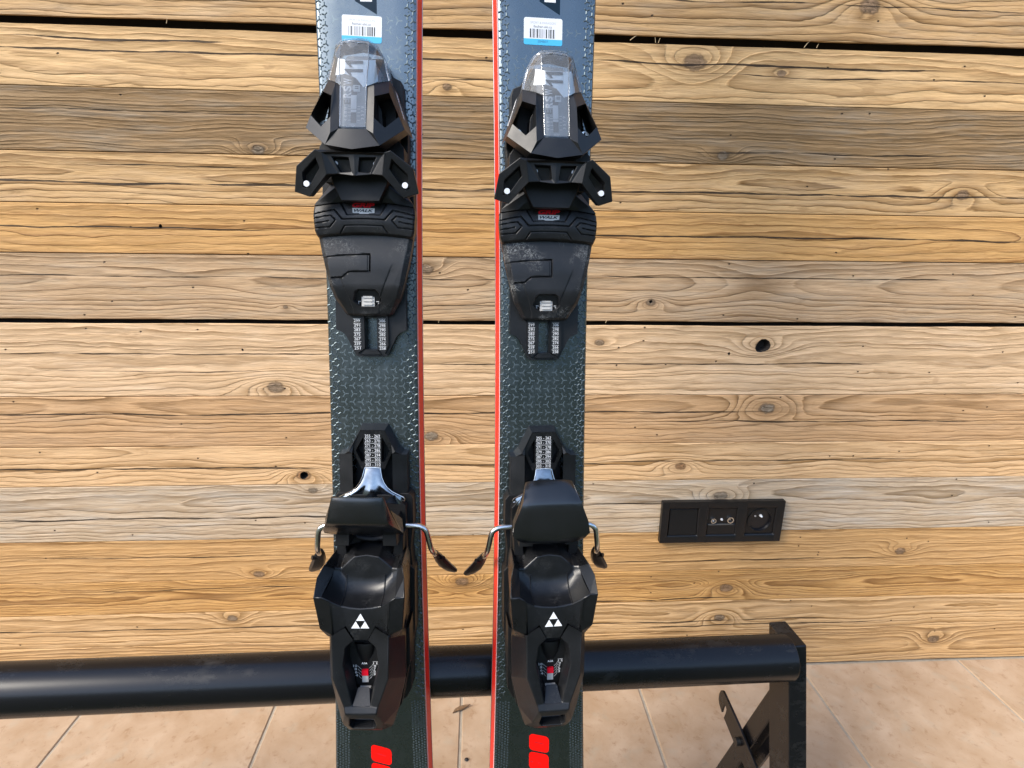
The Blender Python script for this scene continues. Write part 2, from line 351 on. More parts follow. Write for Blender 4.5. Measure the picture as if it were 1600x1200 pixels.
def text(mb, txt, P, xd, yd, height, width=None, align='c', bold=0.0, shear=0.0):
    """flat lettering: P anchor (centre or left, middle height), xd reading direction, yd up; height and width in mm"""
    vs, fs, w, h = glyphs(txt, bold, shear); k = height / h; kx = width / w if width else k
    P = Vector(P); xd = Vector(xd).normalized(); yd = Vector(yd).normalized()
    ox = {'c': -w / 2, 'l': 0, 'r': -w}[align]
    mb.add([P + xd * ((x + ox) * kx) + yd * ((y - h / 2) * k) for x, y in vs], fs)

def segd(px, py, a, b):
    vx, vy = b[0] - a[0], b[1] - a[1]; L = vx * vx + vy * vy; t = 0 if L == 0 else max(0, min(1, ((px - a[0]) * vx + (py - a[1]) * vy) / L))
    return math.hypot(px - a[0] - t * vx, py - a[1] - t * vy)
def polyd(px, py, pts, closed=False):
    return min(segd(px, py, pts[i], pts[(i + 1) % len(pts)]) for i in range(len(pts) if closed else len(pts) - 1))
def inside(px, py, pts):
    c = False; j = len(pts) - 1
    for i in range(len(pts)):
        if (pts[i][1] > py) != (pts[j][1] > py) and px < (pts[j][0] - pts[i][0]) * (py - pts[i][1]) / (pts[j][1] - pts[i][1]) + pts[i][0]: c = not c
        j = i
    return c
def interp(x, pts):
    if x <= pts[0][0]: return pts[0][1]
    for a, b in zip(pts, pts[1:]):
        if x <= b[0]: return a[1] + (b[1] - a[1]) * (x - a[0]) / (b[0] - a[0])
    return pts[-1][1]
def frange(a, b, n): return [a + (b - a) * i / (n - 1) for i in range(n)]
def sm(t): t = max(0, min(1, t)); return t * t * (3 - 2 * t)

# ------------------------------------------------------------------ plank wall (millimetres in wall coordinates)
WZ = -912.8
wall = thing('plank_wall', 'wall of aged horizontal pine planks behind the skis and rack', 'wall', Matrix.Translation(Vector((0, -WZ * MM, 0))))
# (top, bottom, material args, depth offset)
Y2 = lambda y: y + 840.0
planks = [
    (352, 253, dict(seed=1.3, cracks=[(300, -900, 900, 0.5)], early=(0.50, 0.34, 0.17), late=(0.20, 0.115, 0.045), pitch=9.5, zc=Y2(372), dome=18, knots=[(560, Y2(300), 11, 1)], grey=.35, crack=1.2)),
    (244, 167.5, dict(seed=2.1, cracks=[(228, -640, -330, 0.9), (214, -900, 120, 0.8), (219, 150, 700, 1.0), (206, 300, 900, 0.5), (190, -200, 60, 0.4)], early=(0.60, 0.42, 0.215), late=(0.27, 0.155, 0.06), pitch=12, zc=Y2(205), dome=10, knots=[(312, Y2(221), 12, 1.5, .15), (-45, Y2(180), 5, 1.2, .3), (443, Y2(210), 5, 1.0, .4), (-700, Y2(196), 9, .8)], grey=.12, warp=15, crack=1.5)),
    (167, 84, dict(seed=3.7, cracks=[(112, -300, 300, 0.5), (101, 300, 800, 0.6), (138, -700, -100, 0.5)], early=(0.30, 0.205, 0.105), late=(0.105, 0.066, 0.030), pitch=5.5, zc=Y2(-30), dome=30, knots=[(368, Y2(96), 7, .9, .2), (-318, Y2(90), 7, 1.4, .1)], grey=.6, greycol=(0.26, 0.22, 0.165), crack=1.3)),
    (83.5, 13.5, dict(seed=4.4, cracks=[(42, -900, 900, 0.9), (66, -600, -300, 0.5)], early=(0.52, 0.355, 0.175), late=(0.23, 0.13, 0.048), pitch=8, zc=Y2(55), dome=8, knots=[(760, Y2(46), 8, .9)], grey=.22, warp=14)),
    (13, -58, dict(seed=5.9, cracks=[(-20, -900, -300, 0.7), (-23, 130, 900, 0.9), (6, -60, 260, 0.5)], early=(0.51, 0.315, 0.125), late=(0.25, 0.125, 0.038), pitch=8.5, zc=Y2(-18), dome=6, knots=[(900, Y2(-22), 7, .7)], grey=.10, warp=13, crack=1.6)),
    (-58.5, -157.2, dict(seed=6.2, cracks=[(-92, -900, 200, 0.5), (-86, 150, 800, 0.6), (-133, -200, 100, 0.4)], early=(0.46, 0.335, 0.205), late=(0.22, 0.14, 0.075), pitch=6.2, zc=Y2(-95), dome=22, knots=[(-80, Y2(-77), 8, 1, .1), (276, Y2(-126), 6, 1.2, .6), (-300, Y2(-137), 3, .8, .3)], grey=.45, greycol=(0.35, 0.30, 0.225))),
    (-163.8, -282, dict(seed=7.5, cracks=[(-212, -900, -200, 0.6), (-228, -100, 700, 0.7), (-240, -700, -300, 0.4), (-255, 0, 300, 0.4)], early=(0.60, 0.445, 0.28), late=(0.30, 0.19, 0.09), pitch=10.5, zc=Y2(-222), dome=7, knots=[(-328, Y2(-267), 10, 1.5, .1), (197, Y2(-192), 6, .8, .8), (470, Y2(-197), 9, 1.6, .3)], grey=.10, warp=17, crack=1.0)),
    (-282.5, -368, dict(seed=8.8, cracks=[(-312, -800, 500, 0.8), (-330, 300, 900, 0.7)], early=(0.49, 0.325, 0.175), late=(0.23, 0.135, 0.058), pitch=7.2, zc=Y2(-300), dome=14, knots=[(493, Y2(-306), 10, 1.5, 0), (-80, Y2(-353), 9, 1.4, .0)], grey=.15, warp=13)),
    (-368.5, -438.5, dict(seed=9.3, cracks=[(-407, -900, -250, 0.9), (-405, -120, 260, 0.8), (-402, 200, 800, 0.6)], early=(0.60, 0.42, 0.235), late=(0.31, 0.185, 0.075), pitch=8, zc=Y2(-380), dome=12, knots=[(-296, Y2(-422), 9, 1.3, .4), (352, Y2(-412), 7, 1.4, 1.0)], grey=.10, warp=15, crack=1.3)),
    (-439, -541.5, dict(seed=10.6, cracks=[(-500, -900, -180, 0.9), (-494, -100, 180, 0.6), (-485, 150, 420, 0.7), (-515, -600, -300, 0.4)], early=(0.47, 0.385, 0.275), late=(0.25, 0.185, 0.115), pitch=7, zc=Y2(-470), dome=12, knots=[(-283, Y2(-450), 6, .8, .1), (430, Y2(-470), 9, 1.2, .05)], grey=.75, greycol=(0.44, 0.39, 0.32), warp=15, crack=1.5)),
    (-542, -622, dict(seed=11.4, cracks=[(-602, 200, 800, 0.6), (-575, -800, -300, 0.5)], early=(0.52, 0.335, 0.15), late=(0.28, 0.155, 0.055), pitch=7, zc=Y2(-640), dome=16, knots=[(-390, Y2(-612), 7, 1.3, .4), (790, Y2(-590), 8, 1)], grey=.08, warp=11)),
    (-622.5, -689, dict(seed=12.9, cracks=[(-684, 80, 500, 0.8), (-640, -700, -300, 0.5)], early=(0.50, 0.305, 0.115), late=(0.23, 0.115, 0.035), pitch=5.8, zc=Y2(-655), dome=8, knots=[(463, Y2(-662), 9, 1.5, .9), (-31, Y2(-636), 9, 1.8, .6)], grey=.10, warp=16)),
    (-689.5, -757, dict(seed=13.1, cracks=[(-722, -900, -200, 0.7), (-733, 120, 700, 0.7), (-744, 300, 800, 0.8)], early=(0.54, 0.37, 0.19), late=(0.27, 0.16, 0.06), pitch=7, zc=Y2(-715), dome=9, knots=[(458, Y2(-727), 8, 1.5, .7), (-446, Y2(-702), 7, 1.2, .2)], grey=.12, warp=15)),
    (-757.5, -838, dict(seed=14.2, cracks=[(-795, -500, 400, 0.5)], early=(0.52, 0.345, 0.165), late=(0.24, 0.14, 0.055), pitch=7.5, zc=Y2(-800), dome=12, knots=[(900, Y2(-790), 9, 1)], grey=.15)),
    (430, 352.5, dict(seed=15.7, cracks=[], early=(0.52, 0.345, 0.165), late=(0.24, 0.14, 0.055), pitch=7.5, zc=Y2(380), dome=12, grey=.2)),
]
X0, X1 = -2400, 2400
def plank(i, top, bot, kw):
    rnd = random.Random(i * 13 + 1); mat = wood('aged_pine', **kw) if kw else None; off = rnd.uniform(-0.9, 0.9)
    gapT = top in (244, -163.8); gapB = bot in (253, -157.2)
    xs = frange(X0, X1, 241); ch = 1.0
    v = []; f = []
    def wob(x, s, a): return (mnoise.noise(Vector((x * 0.011, s, 0.3))) + 0.5 * mnoise.noise(Vector((x * 0.06, s, 4.3)))) * a
    for x in xs:
        tt = top + (wob(x, i * 3.3, 0.9) if gapT else wob(x, i * 3.3, 0.12)) - 0.12; bb = bot + (wob(x, i * 3.3 + 1.7, 1.0) if gapB else wob(x, i * 5.1, 0.12)) + 0.12
        bow = wob(x, i * 7.7, 0.5)
        for (y, z) in ((tt - (6 if gapT else 0), -22), (tt, -3.5 if gapT else -ch), (tt - ch, 0), (bb + ch, 0), (bb, -1.8 if gapB else -ch), (bb + (7 if gapB else 0), -3.2 if gapB else -22), (bb + (9 if gapB else 0), -22.5)):
            v.append(((x) * MM, -(z + off) * MM, Y2(y) * MM))
    for k in range(len(xs) - 1):
        for j in range(7): f.append((k * 7 + j, k * 7 + (j + 1) % 7, (k + 1) * 7 + (j + 1) % 7, (k + 1) * 7 + j))
    f.append(tuple(range(7))); n = len(xs) - 1; f.append(tuple(n * 7 + j for j in range(7)))
    return mesh_obj('plank', v, f, mat, wall)
plank_objs = [plank(i, *p) for i, p in enumerate(planks)]
for i in range(7):        # the boards above the picture use the same timber
    o = plank(40 + i, 505 + i * 75, 431 + i * 75, None)
    o.data.materials[0] = plank_objs[(4, 7, 2, 5, 8, 10, 12)[i]].data.materials[0]
def knot_hole(o, x, y, r, s):
    """a knot that has dropped out: a real hole through the plank"""
    rnd = random.Random(s); n = 18; n = 32; ph = [rnd.uniform(0, 6.28) for _ in range(4)]; prof = [r * (1 + .10 * math.sin(2 * math.pi * q / n + ph[0]) + .09 * math.sin(4 * math.pi * q / n + ph[1]) + .06 * math.sin(6 * math.pi * q / n + ph[2]) + .03 * math.sin(22 * math.pi * q / n + ph[3])) for q in range(n)]
    bm = bmesh.new(); rings = []
    for z, k in ((8, 1.12), (-3, 1.0), (-16, 0.82)):
        rings.append([bm.verts.new(((x + math.cos(2 * math.pi * q / n) * prof[q] * k) * MM, -z * MM, (Y2(y) + math.sin(2 * math.pi * q / n) * prof[q] * k) * MM)) for q in range(n)])
    for a, b in zip(rings, rings[1:]):
        for q in range(n): bm.faces.new((a[q], a[(q + 1) % n], b[(q + 1) % n], b[q]))
    bm.faces.new(rings[0]); bm.faces.new(list(reversed(rings[-1]))); bmesh.ops.recalc_face_normals(bm, faces=bm.faces)
    me = bpy.data.meshes.new('knot_hole'); bm.to_mesh(me); bm.free(); me.materials.append(MAT['backing']); cut = bpy.data.objects.new('knot_hole', me); C.objects.link(cut); cut.parent = wall
    md = o.modifiers.new('hole', 'BOOLEAN'); md.operation = 'DIFFERENCE'; md.object = cut; md.solver = 'EXACT'; md.material_mode = 'TRANSFER'
    dg = bpy.context.evaluated_depsgraph_get(); dg.update(); nm = bpy.data.meshes.new_from_object(o.evaluated_get(dg)); o.modifiers.clear(); o.data = nm
    bpy.data.objects.remove(cut)
knot_hole(plank_objs[6], 470, -197, 11.5, 4)
knot_hole(plank_objs[8], -296, -422, 6.5, 8)
for (x, y, r, s, p) in ((276, -125, 2.6, 2, 5), (-90, -118, 2.2, 12, 5), (90, -168, 1.8, 3, 6), (415, -210, 2.2, 5, 6), (-470, -18, 2.6, 6, 4), (-373, -205, 1.8, 16, 6)):
    knot_hole(plank_objs[p], x, y, r, s)
mesh_obj('backing_board', [(X0 * MM, 0.035, -0.002), (X1 * MM, 0.035, -0.002), (X1 * MM, 0.035, 1.79), (X0 * MM, 0.035, 1.79), (X0 * MM, 0.021, -0.002), (X1 * MM, 0.021, -0.002), (X1 * MM, 0.021, 1.79), (X0 * MM, 0.021, 1.79)],
         [(0, 1, 2, 3), (4, 5, 6, 7), (0, 1, 5, 4), (1, 2, 6, 5), (2, 3, 7, 6), (3, 0, 4, 7)], MAT['backing'], wall)
wf = MB()       # splinters standing in the open joints
for (x, y, dx, dy) in ((-422, 249, 3, 5), (-108, 247, 7, 6), (-105, 246, 3, 7), (215, 247, 9, 5), (252, 245, -2, 6), (256, 245, 2, 5), (470, 245, 7, 8), (489, 245, 1, 4), (-64, -159, 2, 4), (204, -158, 2, 4)):
    wf.tube([(x, y - 1, 2), (x + dx * .5, y + dy * .5, 3), (x + dx, y + dy, 4)], [.5, .4, .1], 4)
wf.build('splinter', plain('pale_splinter', (0.55, 0.42, 0.25), 0.7), wall, T=lambda p: Vector((p[0] * MM, -p[2] * MM, Y2(p[1]) * MM)))['kind'] = 'stuff'

# ------------------------------------------------------------------ floor
fl = mesh_obj('floor', [(-2.5, 0.24, -0.002), (2.5, 0.24, -0.002), (2.5, 0.955, -0.002), (-2.5, 0.955, -0.002)], [(0, 1, 2, 3)], MAT['grout']); fl['kind'] = 'structure'
gr = mesh_obj('ground', [(-110, -110, -0.03), (110, -110, -0.03), (110, 0.955, -0.03), (-110, 0.955, -0.03)], [(0, 1, 2, 3)], plain('dark_lawn_soil', (0.035, 0.045, 0.022), 0.9, vary=.4, vscale=4)); gr['kind'] = 'structure'
hv, hf, NA = [], [], 90        # wooded hills added out of view to darken the skyline the skis reflect
for k in range(NA + 1):
    a = math.radians(170 + 200 * k / NA)
    for r_, h_ in ((60, -0.2), (95, 6), (135, 26), (190, 44), (260, 50)):
        nn = mnoise.noise(Vector((math.cos(a) * 2.2, math.sin(a) * 2.2, r_ * .01))) + .5 * mnoise.noise(Vector((math.cos(a) * 9, math.sin(a) * 9, r_ * .03)))
        hv.append((math.cos(a) * r_, math.sin(a) * r_, h_ * (1 + .45 * nn) + (0 if h_ < 0 else 2 * nn)))
hf = [(k * 5 + q, k * 5 + q + 1, (k + 1) * 5 + q + 1, (k + 1) * 5 + q) for k in range(NA) for q in range(4)]
hl = mesh_obj('unseen_hills', hv, hf, plain('unseen_dark_hills', (0.030, 0.048, 0.022), 0.9, vary=.5, vscale=.08), smooth=True, angle=80); hl['kind'] = 'structure'
pitch = 330.6; tm = None
def tile_mesh():
    a = (pitch / 2 - 2.2) * MM; b = a - 0.0015
    v = [(-a, -a, -0.010), (a, -a, -0.010), (a, a, -0.010), (-a, a, -0.010), (-a, -a, -0.0012), (a, -a, -0.0012), (a, a, -0.0012), (-a, a, -0.0012), (-b, -b, 0), (b, -b, 0), (b, b, 0), (-b, b, 0)]
    f = [(8, 9, 10, 11)] + [(i, (i + 1) % 4, 4 + (i + 1) % 4, 4 + i) for i in range(4)] + [(4 + i, 4 + (i + 1) % 4, 8 + (i + 1) % 4, 8 + i) for i in range(4)]
    me = bpy.data.meshes.new('tile'); me.from_pydata(v, [], f); me.materials.append(MAT['tile']); return me
tm = tile_mesh()
for j in range(2):
    for i in range(-7, 8):
        t = bpy.data.objects.new('tile', tm); C.objects.link(t); t.parent = fl
        t.location = ((-32 + pitch / 2 + i * pitch) * MM, 0.9128 - (pitch / 2 + j * pitch) * MM, 0); t.rotation_euler = (0, 0, math.pi / 2 * ((i * 7 + j * 3) % 4))
lf = MB(); pts = [(-47, 0.8, -821), (-42, 2, -826), (-34, 3, -829), (-25, 3.4, -832.5), (-16, 4.6, -835)]
rows = []
for k, p in enumerate(pts):
    w = (0.6, 3.2, 4.4, 3.0, 0.4)[k]; rows.append([(p[0] - 0.3 * w, p[1] + .9, p[2] - w), (p[0], p[1], p[2]), (p[0] + 0.3 * w, p[1] + 1.4, p[2] + w)])
lf.grid(rows); lf.grid([[(q[0], q[1] - .5, q[2]) for q in r] for r in rows])
leaf = lf.build('dry_leaf', plain('dry_leaf', (0.13, 0.075, 0.035), 0.7, vary=.3, vscale=300), None, T=lambda p: Vector((p[0] * MM, -p[2] * MM, p[1] * MM)), smooth=True)
tag(leaf, 'small curled dry brown leaf lying across a floor tile joint under the rail', 'leaf')
bd = MB(); R_ = 3.2
for a, b in [(k, k + 1) for k in range(6)]: pass
bd.tube([(-21, .2, -729), (-21, 1.2, -729), (-21, 2.2, -729), (-21, 3.0, -729), (-21, 3.3, -729)], [2.6, 3.3, 3.1, 2.0, .5], 14)
bead = bd.build('rubber_stud', plain('black_rubber', (0.012, 0.011, 0.011), 0.55, vary=.2), None, T=lambda p: Vector((p[0] * MM, -p[2] * MM, p[1] * MM)), smooth=True, angle=60)
tag(bead, 'small round black stud on the floor tile between the two skis', 'stud')

# ------------------------------------------------------------------ wall switch and sockets
sp = thing('switch_panel', 'dark triple frame with switch, aerial outlet and power socket on the plank wall', 'wall socket', Matrix.Translation(W(435.3, -517.2, WZ + 1.0)))
TS = lambda p: Vector((p[0] * MM, -p[2] * MM, p[1] * MM))
fr = MB()
hs = [(-71, 0), (0, 0), (71, 0)]; hw = 28.2; HW, HH = 111.5, 40.5
xs_ = [-HW, -71 - hw, -71 + hw, -hw, hw, 71 - hw, 71 + hw, HW]; ys_ = [-HH, -hw, hw, HH]
for j in range(3):
    for i in range(7):
        if j == 1 and i in (1, 3, 5):
            a, b, c, d = xs_[i], xs_[i + 1], ys_[1], ys_[2]; q = 2.2   # sloping lip round each insert
            o4 = [(a, c, 9), (b, c, 9), (b, d, 9), (a, d, 9)]; i4 = [(a + q, c + q, 6.2), (b - q, c + q, 6.2), (b - q, d - q, 6.2), (a + q, d - q, 6.2)]; l4 = [(x, y, 1) for x, y, _ in i4]
            fr.add(o4 + i4 + l4, [(0, 1, 5, 4), (1, 2, 6, 5), (2, 3, 7, 6), (3, 0, 4, 7), (4, 5, 9, 8), (5, 6, 10, 9), (6, 7, 11, 10), (7, 4, 8, 11)]); continue
        fr.add([(xs_[i], ys_[j], 9), (xs_[i + 1], ys_[j], 9), (xs_[i + 1], ys_[j + 1], 9), (xs_[i], ys_[j + 1], 9)], [(0, 1, 2, 3)])
fr.add([(-HW, -HH, 9), (HW, -HH, 9), (HW, HH, 9), (-HW, HH, 9), (-HW, -HH, 0), (HW, -HH, 0), (HW, HH, 0), (-HW, HH, 0)], [(0, 1, 5, 4), (1, 2, 6, 5), (2, 3, 7, 6), (3, 0, 4, 7)])
bevel(fr.build('frame', MAT['socket'], sp, TS), 1.3, 3, 60)
rk = MB(); rk.add([(-71 - 25, -25.5, 3), (-71 + 25.5, -25.5, 3), (-71 + 25.5, 25, 3), (-71 - 25, 25, 3), (-71 - 25, -25.5, 8.2), (-71 + 25.5, -25.5, 8.2), (-71 + 25.5, 24.5, 5.2), (-71 - 25, 24.5, 5.2)], [(4, 5, 6, 7), (0, 1, 5, 4), (1, 2, 6, 5), (2, 3, 7, 6), (3, 0, 4, 7)])
bevel(rk.build('rocker_switch', MAT['socket'], sp, TS), .8, 2)
tv = MB().add([(-25.4, -25.4, 3), (25.4, -25.4, 3), (25.4, 25.4, 3), (-25.4, 25.4, 3), (-25.4, -25.4, 6.5), (25.4, -25.4, 6.5), (25.4, -7, 6.5), (-25.4, -7, 6.5), (-25.4, -5, 5.0), (25.4, -5, 5.0), (25.4, 25.4, 5.6), (-25.4, 25.4, 5.6)],
    [(4, 5, 6, 7), (7, 6, 9, 8), (8, 9, 10, 11), (0, 1, 5, 4), (2, 3, 11, 10)]).build('aerial_outlet', MAT['socket'], sp, TS)
MB().box(-24, 22, -7.2, -5.4, 4, 7.2).build('ledge', plain('grey_edge', (0.06, 0.06, 0.058), .4), tv, TS)  # narrow ledge, lighter grey than the outlet face
def ring(name, cx, cy, r0, r1, z0, z1, mat, par):
    n = 24; v = []; f = []
    for (r, z) in ((r0, z0), (r0, z1), (r1, z1), (r1, z0)):
        v += [(cx + math.cos(2 * math.pi * k / n) * r, cy + math.sin(2 * math.pi * k / n) * r, z) for k in range(n)]
    for a in range(4):
        for k in range(n): f.append((a * n + k, a * n + (k + 1) % n, ((a + 1) % 4) * n + (k + 1) % n, ((a + 1) % 4) * n + k))
    return MB().add(v, f).build(name, mat, par, TS, smooth=True)
ring('coax_ring', -16, 2, 3.6, 4.9, 4, 9, MAT['steel'], tv); ring('coax_ring', 15, 3, 4.3, 6.0, 4, 9, MAT['steel'], tv)
MB().disc((-16, 2, 4), 1.6, 3.5, 14).build('centre_pin', MAT['pin'], tv, TS); MB().disc((15, 3, 4), 1.2, 2.0, 14).build('centre_pin', MAT['steel'], tv, TS)
MB().disc((0, 3.2, 4.5), 2.6, 2.4, 16, 1.8).build('screw_head', MAT['pin'], tv, TS)
ps = ring('power_socket', 71, 0, 20.6, 23.5, 4.5, 6.6, MAT['socket'], sp)
pf = MB(); n = 40
sq = []
for k in range(n):
    a = 2 * math.pi * k / n; cx, sy = math.cos(a), math.sin(a); q = 25.4 / max(abs(cx), abs(sy)); sq.append((71 + cx * q, sy * q, 5.2))
ci = [(71 + math.cos(2 * math.pi * k / n) * 20.6, math.sin(2 * math.pi * k / n) * 20.6, 5.2) for k in range(n)]; dp = [(71 + math.cos(2 * math.pi * k / n) * 19.4, math.sin(2 * math.pi * k / n) * 19.4, 1.6) for k in range(n)]
pf.add(sq + ci, [(k, (k + 1) % n, n + (k + 1) % n, n + k) for k in range(n)])
pf.build('face_plate', MAT['socket'], ps, TS)
MB().add(ci + dp, [(k, (k + 1) % n, n + (k + 1) % n, n + k) for k in range(n)] + [tuple(range(n, 2 * n))]).build('recess', MAT['socket_dark'], ps, TS)
MB().tube([(72.5, 8.2, 1.5), (72.5, 8.2, 4), (72.5, 8.2, 7.5), (72.5, 8.2, 8.4)], [2.4, 2.4, 1.9, .7], 14).build('earth_pin', MAT['pin'], ps, TS, smooth=True, angle=50)
MB().disc((63, 7.2, 1.5), 1.9, .8, 14).build('contact', plain('dull_contact', (.42, .40, .38), .4, .4), ps, TS)

# ------------------------------------------------------------------ ski rack (millimetres in rack coordinates: x along the rail, y up, z to the viewer)
ex = Vector((0.99762655, 0, -0.0688568)); ey = Vector((0, 1, 0)); ez = ex.cross(ey)
bo = [D(*ex), D(*ey), D(*ez)]; O = W(335, -456, -505.5)
mw = Matrix(((bo[0].x, bo[1].x, bo[2].x, O.x), (bo[0].y, bo[1].y, bo[2].y, O.y), (bo[0].z, bo[1].z, bo[2].z, O.z), (0, 0, 0, 1)))
rack = thing('ski_rack', 'black metal rack with a thick round rail the two skis lean on', 'ski rack', mw)
TR = lambda p: Vector(p) * MM
RL = 1010                      # rail length; the far frame stands outside the picture
sl_y = lambda x: -0.0490 * x  # the rail drops slightly towards its right end
def railp(x): return (x, sl_y(x), 0)
rl = MB(); rl.tube([railp(-RL), railp(-RL * .66), railp(-RL * .33), railp(0.3)], 23.8, 48)
bevel(rl.build('rail', MAT['rack'], rack, TR, smooth=True), 0.8, 2, 60)
def bar(pts, x0, x1):
    n = len(pts); return MB().add([(x0, y, z) for y, z in pts] + [(x1, y, z) for y, z in pts], [tuple(range(n)), tuple(reversed(range(n, 2 * n)))] + [(i, (i + 1) % n, n + (i + 1) % n, n + i) for i in range(n)])
def frame(x, yo, sgn):
    a, b = (x, x + 21 * sgn)
    fz = lambda y: 11.4 + (-26 - y) * 0.2527; bz = lambda y: -20.5 + (-60.8 - y) * 0.2527
    FL = -384 - yo
    P = lambda pts: [(y + yo, z) for y, z in pts]
    bevel(bar(P([(14.5, bz(14.5)), (14.5, fz(14.5)), (FL, fz(FL)), (FL, bz(FL))]), a, b).build('front_leg', MAT['rack'], rack, TR), 1.6, 2)
    rz = lambda y: -21.6 + (y + 56) * 0.382
    bevel(bar(P([(-30, rz(-30) + 2), (-30, rz(-30) + 24), (FL, rz(FL) + 29), (FL, rz(FL))]), a + 2.5 * sgn, b - 3 * sgn).build('rear_leg', MAT['rack'], rack, TR), 1.4, 2)
    bar(P([(-70, rz(-70) + 27), (-70, rz(-70) + 40), (FL, rz(FL) + 43), (FL, rz(FL) + 27)]), a + 14 * sgn, b - 3.4 * sgn).build('leg_flange', MAT['rack'], rack, TR)
    hk = P([(-147, -107), (-150, -110.5), (-158, -113), (-166, -113.2), (-172, -110), (-177.5, -101.3), (-170, -100.2), (-161, -97.2), (-159.5, -94.5), (-163, -91.6), (-170, -92.3), (-180.1, -95), (-187, -72.5), (-197.5, -36), (-208, 2), (-214, 20), (-188, 24), (-178, 6), (-171.7, -13.8), (-164.6, -36), (-156.5, -60), (-146.6, -101), (-146, -104.5)])
    bevel(bar(hk, a - 3.2 * sgn, a - 0.2 * sgn).build('latch_hook', MAT['rack'], rack, TR), .5, 2, 40)
    n = 16; bp = [(-176.4 + yo + math.cos(2 * math.pi * q / n) * 5.2, -55.3 + math.sin(2 * math.pi * q / n) * 5.2) for q in range(n)]
    bar(bp, a - 8 * sgn, a - 3 * sgn).build('bolt', plain('black_bolt', (.006, .006, .006), .4), rack, TR)
frame(0, 0, 1)
frame(-RL, sl_y(-RL), -1)

# ------------------------------------------------------------------ skis (millimetres: u across, v along towards the tip, h out of the top sheet)
VT = 765.0                                    # the tail end is the foot of the ski
TK = lambda p: Vector((p[0] * MM, (p[1] + VT) * MM, p[2] * MM))
wtop = lambda v: 38.6 + 3.3e-5 * min(abs(v), 560) ** 2 + max(0, abs(v) - 560) * 0.024
def tipw(v):
    if v > 780: return wtop(v) * math.sqrt(max(0.0, 1 - ((v - 780) / 118) ** 2)) + 0.6
    if v < -745: return wtop(v) * (1 - 0.25 * ((-745 - v) / 20) ** 2)
    return wtop(v)
def ski_rows(off):
    vs = frange(-765, 880, 95) + frange(884, 897, 5); R = []
    for v in vs:
        w = tipw(v); th = 13.0 - 7.0 * sm((abs(v) - 350) / 450); lift = 50 * max(0, (v - 690) / 200) ** 2
        R.append((v, w, th, lift))
    return R
def strip(mb, R, off, prof):
    rows = []
    for v, w, th, lift in R: rows.append([(off + s * (w + du), v, h(th) + lift) for s, du, h in prof])
    mb.grid(rows)
MESH = {}
def build_once(key, fn, name, mat, parent, **kw):
    """alike pieces of the two skis share their mesh data"""
    if key in MESH:
        src = MESH[key]; o = src.copy(); C.objects.link(o); o.parent = parent; o.matrix_parent_inverse = Matrix(); return o
    mb = MB(); fn(mb); o = mb.build(name, mat, parent, TK, **kw); MESH[key] = o; return o

def tri_star(mb, u, v, r, w, a0, h0, h1):
    for k in range(3):
        a = a0 + k * 2 * math.pi / 3; c, s = math.cos(a), math.sin(a)
        if h1 <= h0 + 0.06:
            mb.add([(u - s * w, v + c * w, h1), (u + s * w, v - c * w, h1), (u + c * r + s * w, v + s * r - c * w, h1), (u + c * r - s * w, v + s * r + c * w, h1)], [(0, 1, 2, 3)])
        else:
            mb.add([(u - s * w, v + c * w, h0), (u + s * w, v - c * w, h0), (u + c * r + s * w, v + s * r - c * w, h0), (u + c * r - s * w, v + s * r + c * w, h0), (u, v, h1), (u + c * (r - w * .6), v + s * (r - w * .6), h1)],
                   [(0, 3, 5, 4), (1, 4, 5, 2), (2, 5, 3), (0, 4, 1)])

def bands(mb, off):
    rnd = random.Random(5)
    v = -345.0; k = 0
    while v < 262:
        for s in (-1, 1):
            w = wtop(v)
            for c, du in enumerate((4.3, 8.6)):
                u = off + s * (w - du); vv = v + (3.4 if c else 0) + rnd.uniform(-.3, .3)
                tri_star(mb, u, vv, 2.5, .62, math.pi / 2 + (math.pi if (k + c) % 2 else 0) + rnd.uniform(-.25, .25), -0.02, .30)
                mb.disc((u + 2.0 * s * (1 if c else -1) * .5, vv + 3.4, -0.02), .62, .34, 6, .25)
        v += 6.8; k += 1
    # fine scale texture towards the tail
    v = -430.0
    while v < -350:
        for s in (-1, 1):
            for c in range(5):
                mb.disc((off + s * (wtop(v) - 3.5 - c * 2.6) + rnd.uniform(-.3, .3), v + (1.3 if c % 2 else 0), -0.02), 1.05, .22, 5, .35)
        v += 2.7
def tris(mb, off):
    v = -128.0; r = 0
    while v < 232:
        for c in range(8):
            if v > 206 and rndt.random() < .35: continue
            tri_star(mb, off + -24.4 + c * 7.0, v, 3.25, .42, (0 if r % 2 else math.pi), 0.02, 0.045)
        v += 6.95; r += 1
rndt = random.Random(3)

def sym_loop(half):  # closed outline from its right half, listed top to bottom
    return list(half) + [(-x, y) for x, y in reversed(half) if abs(x) > 1e-6]

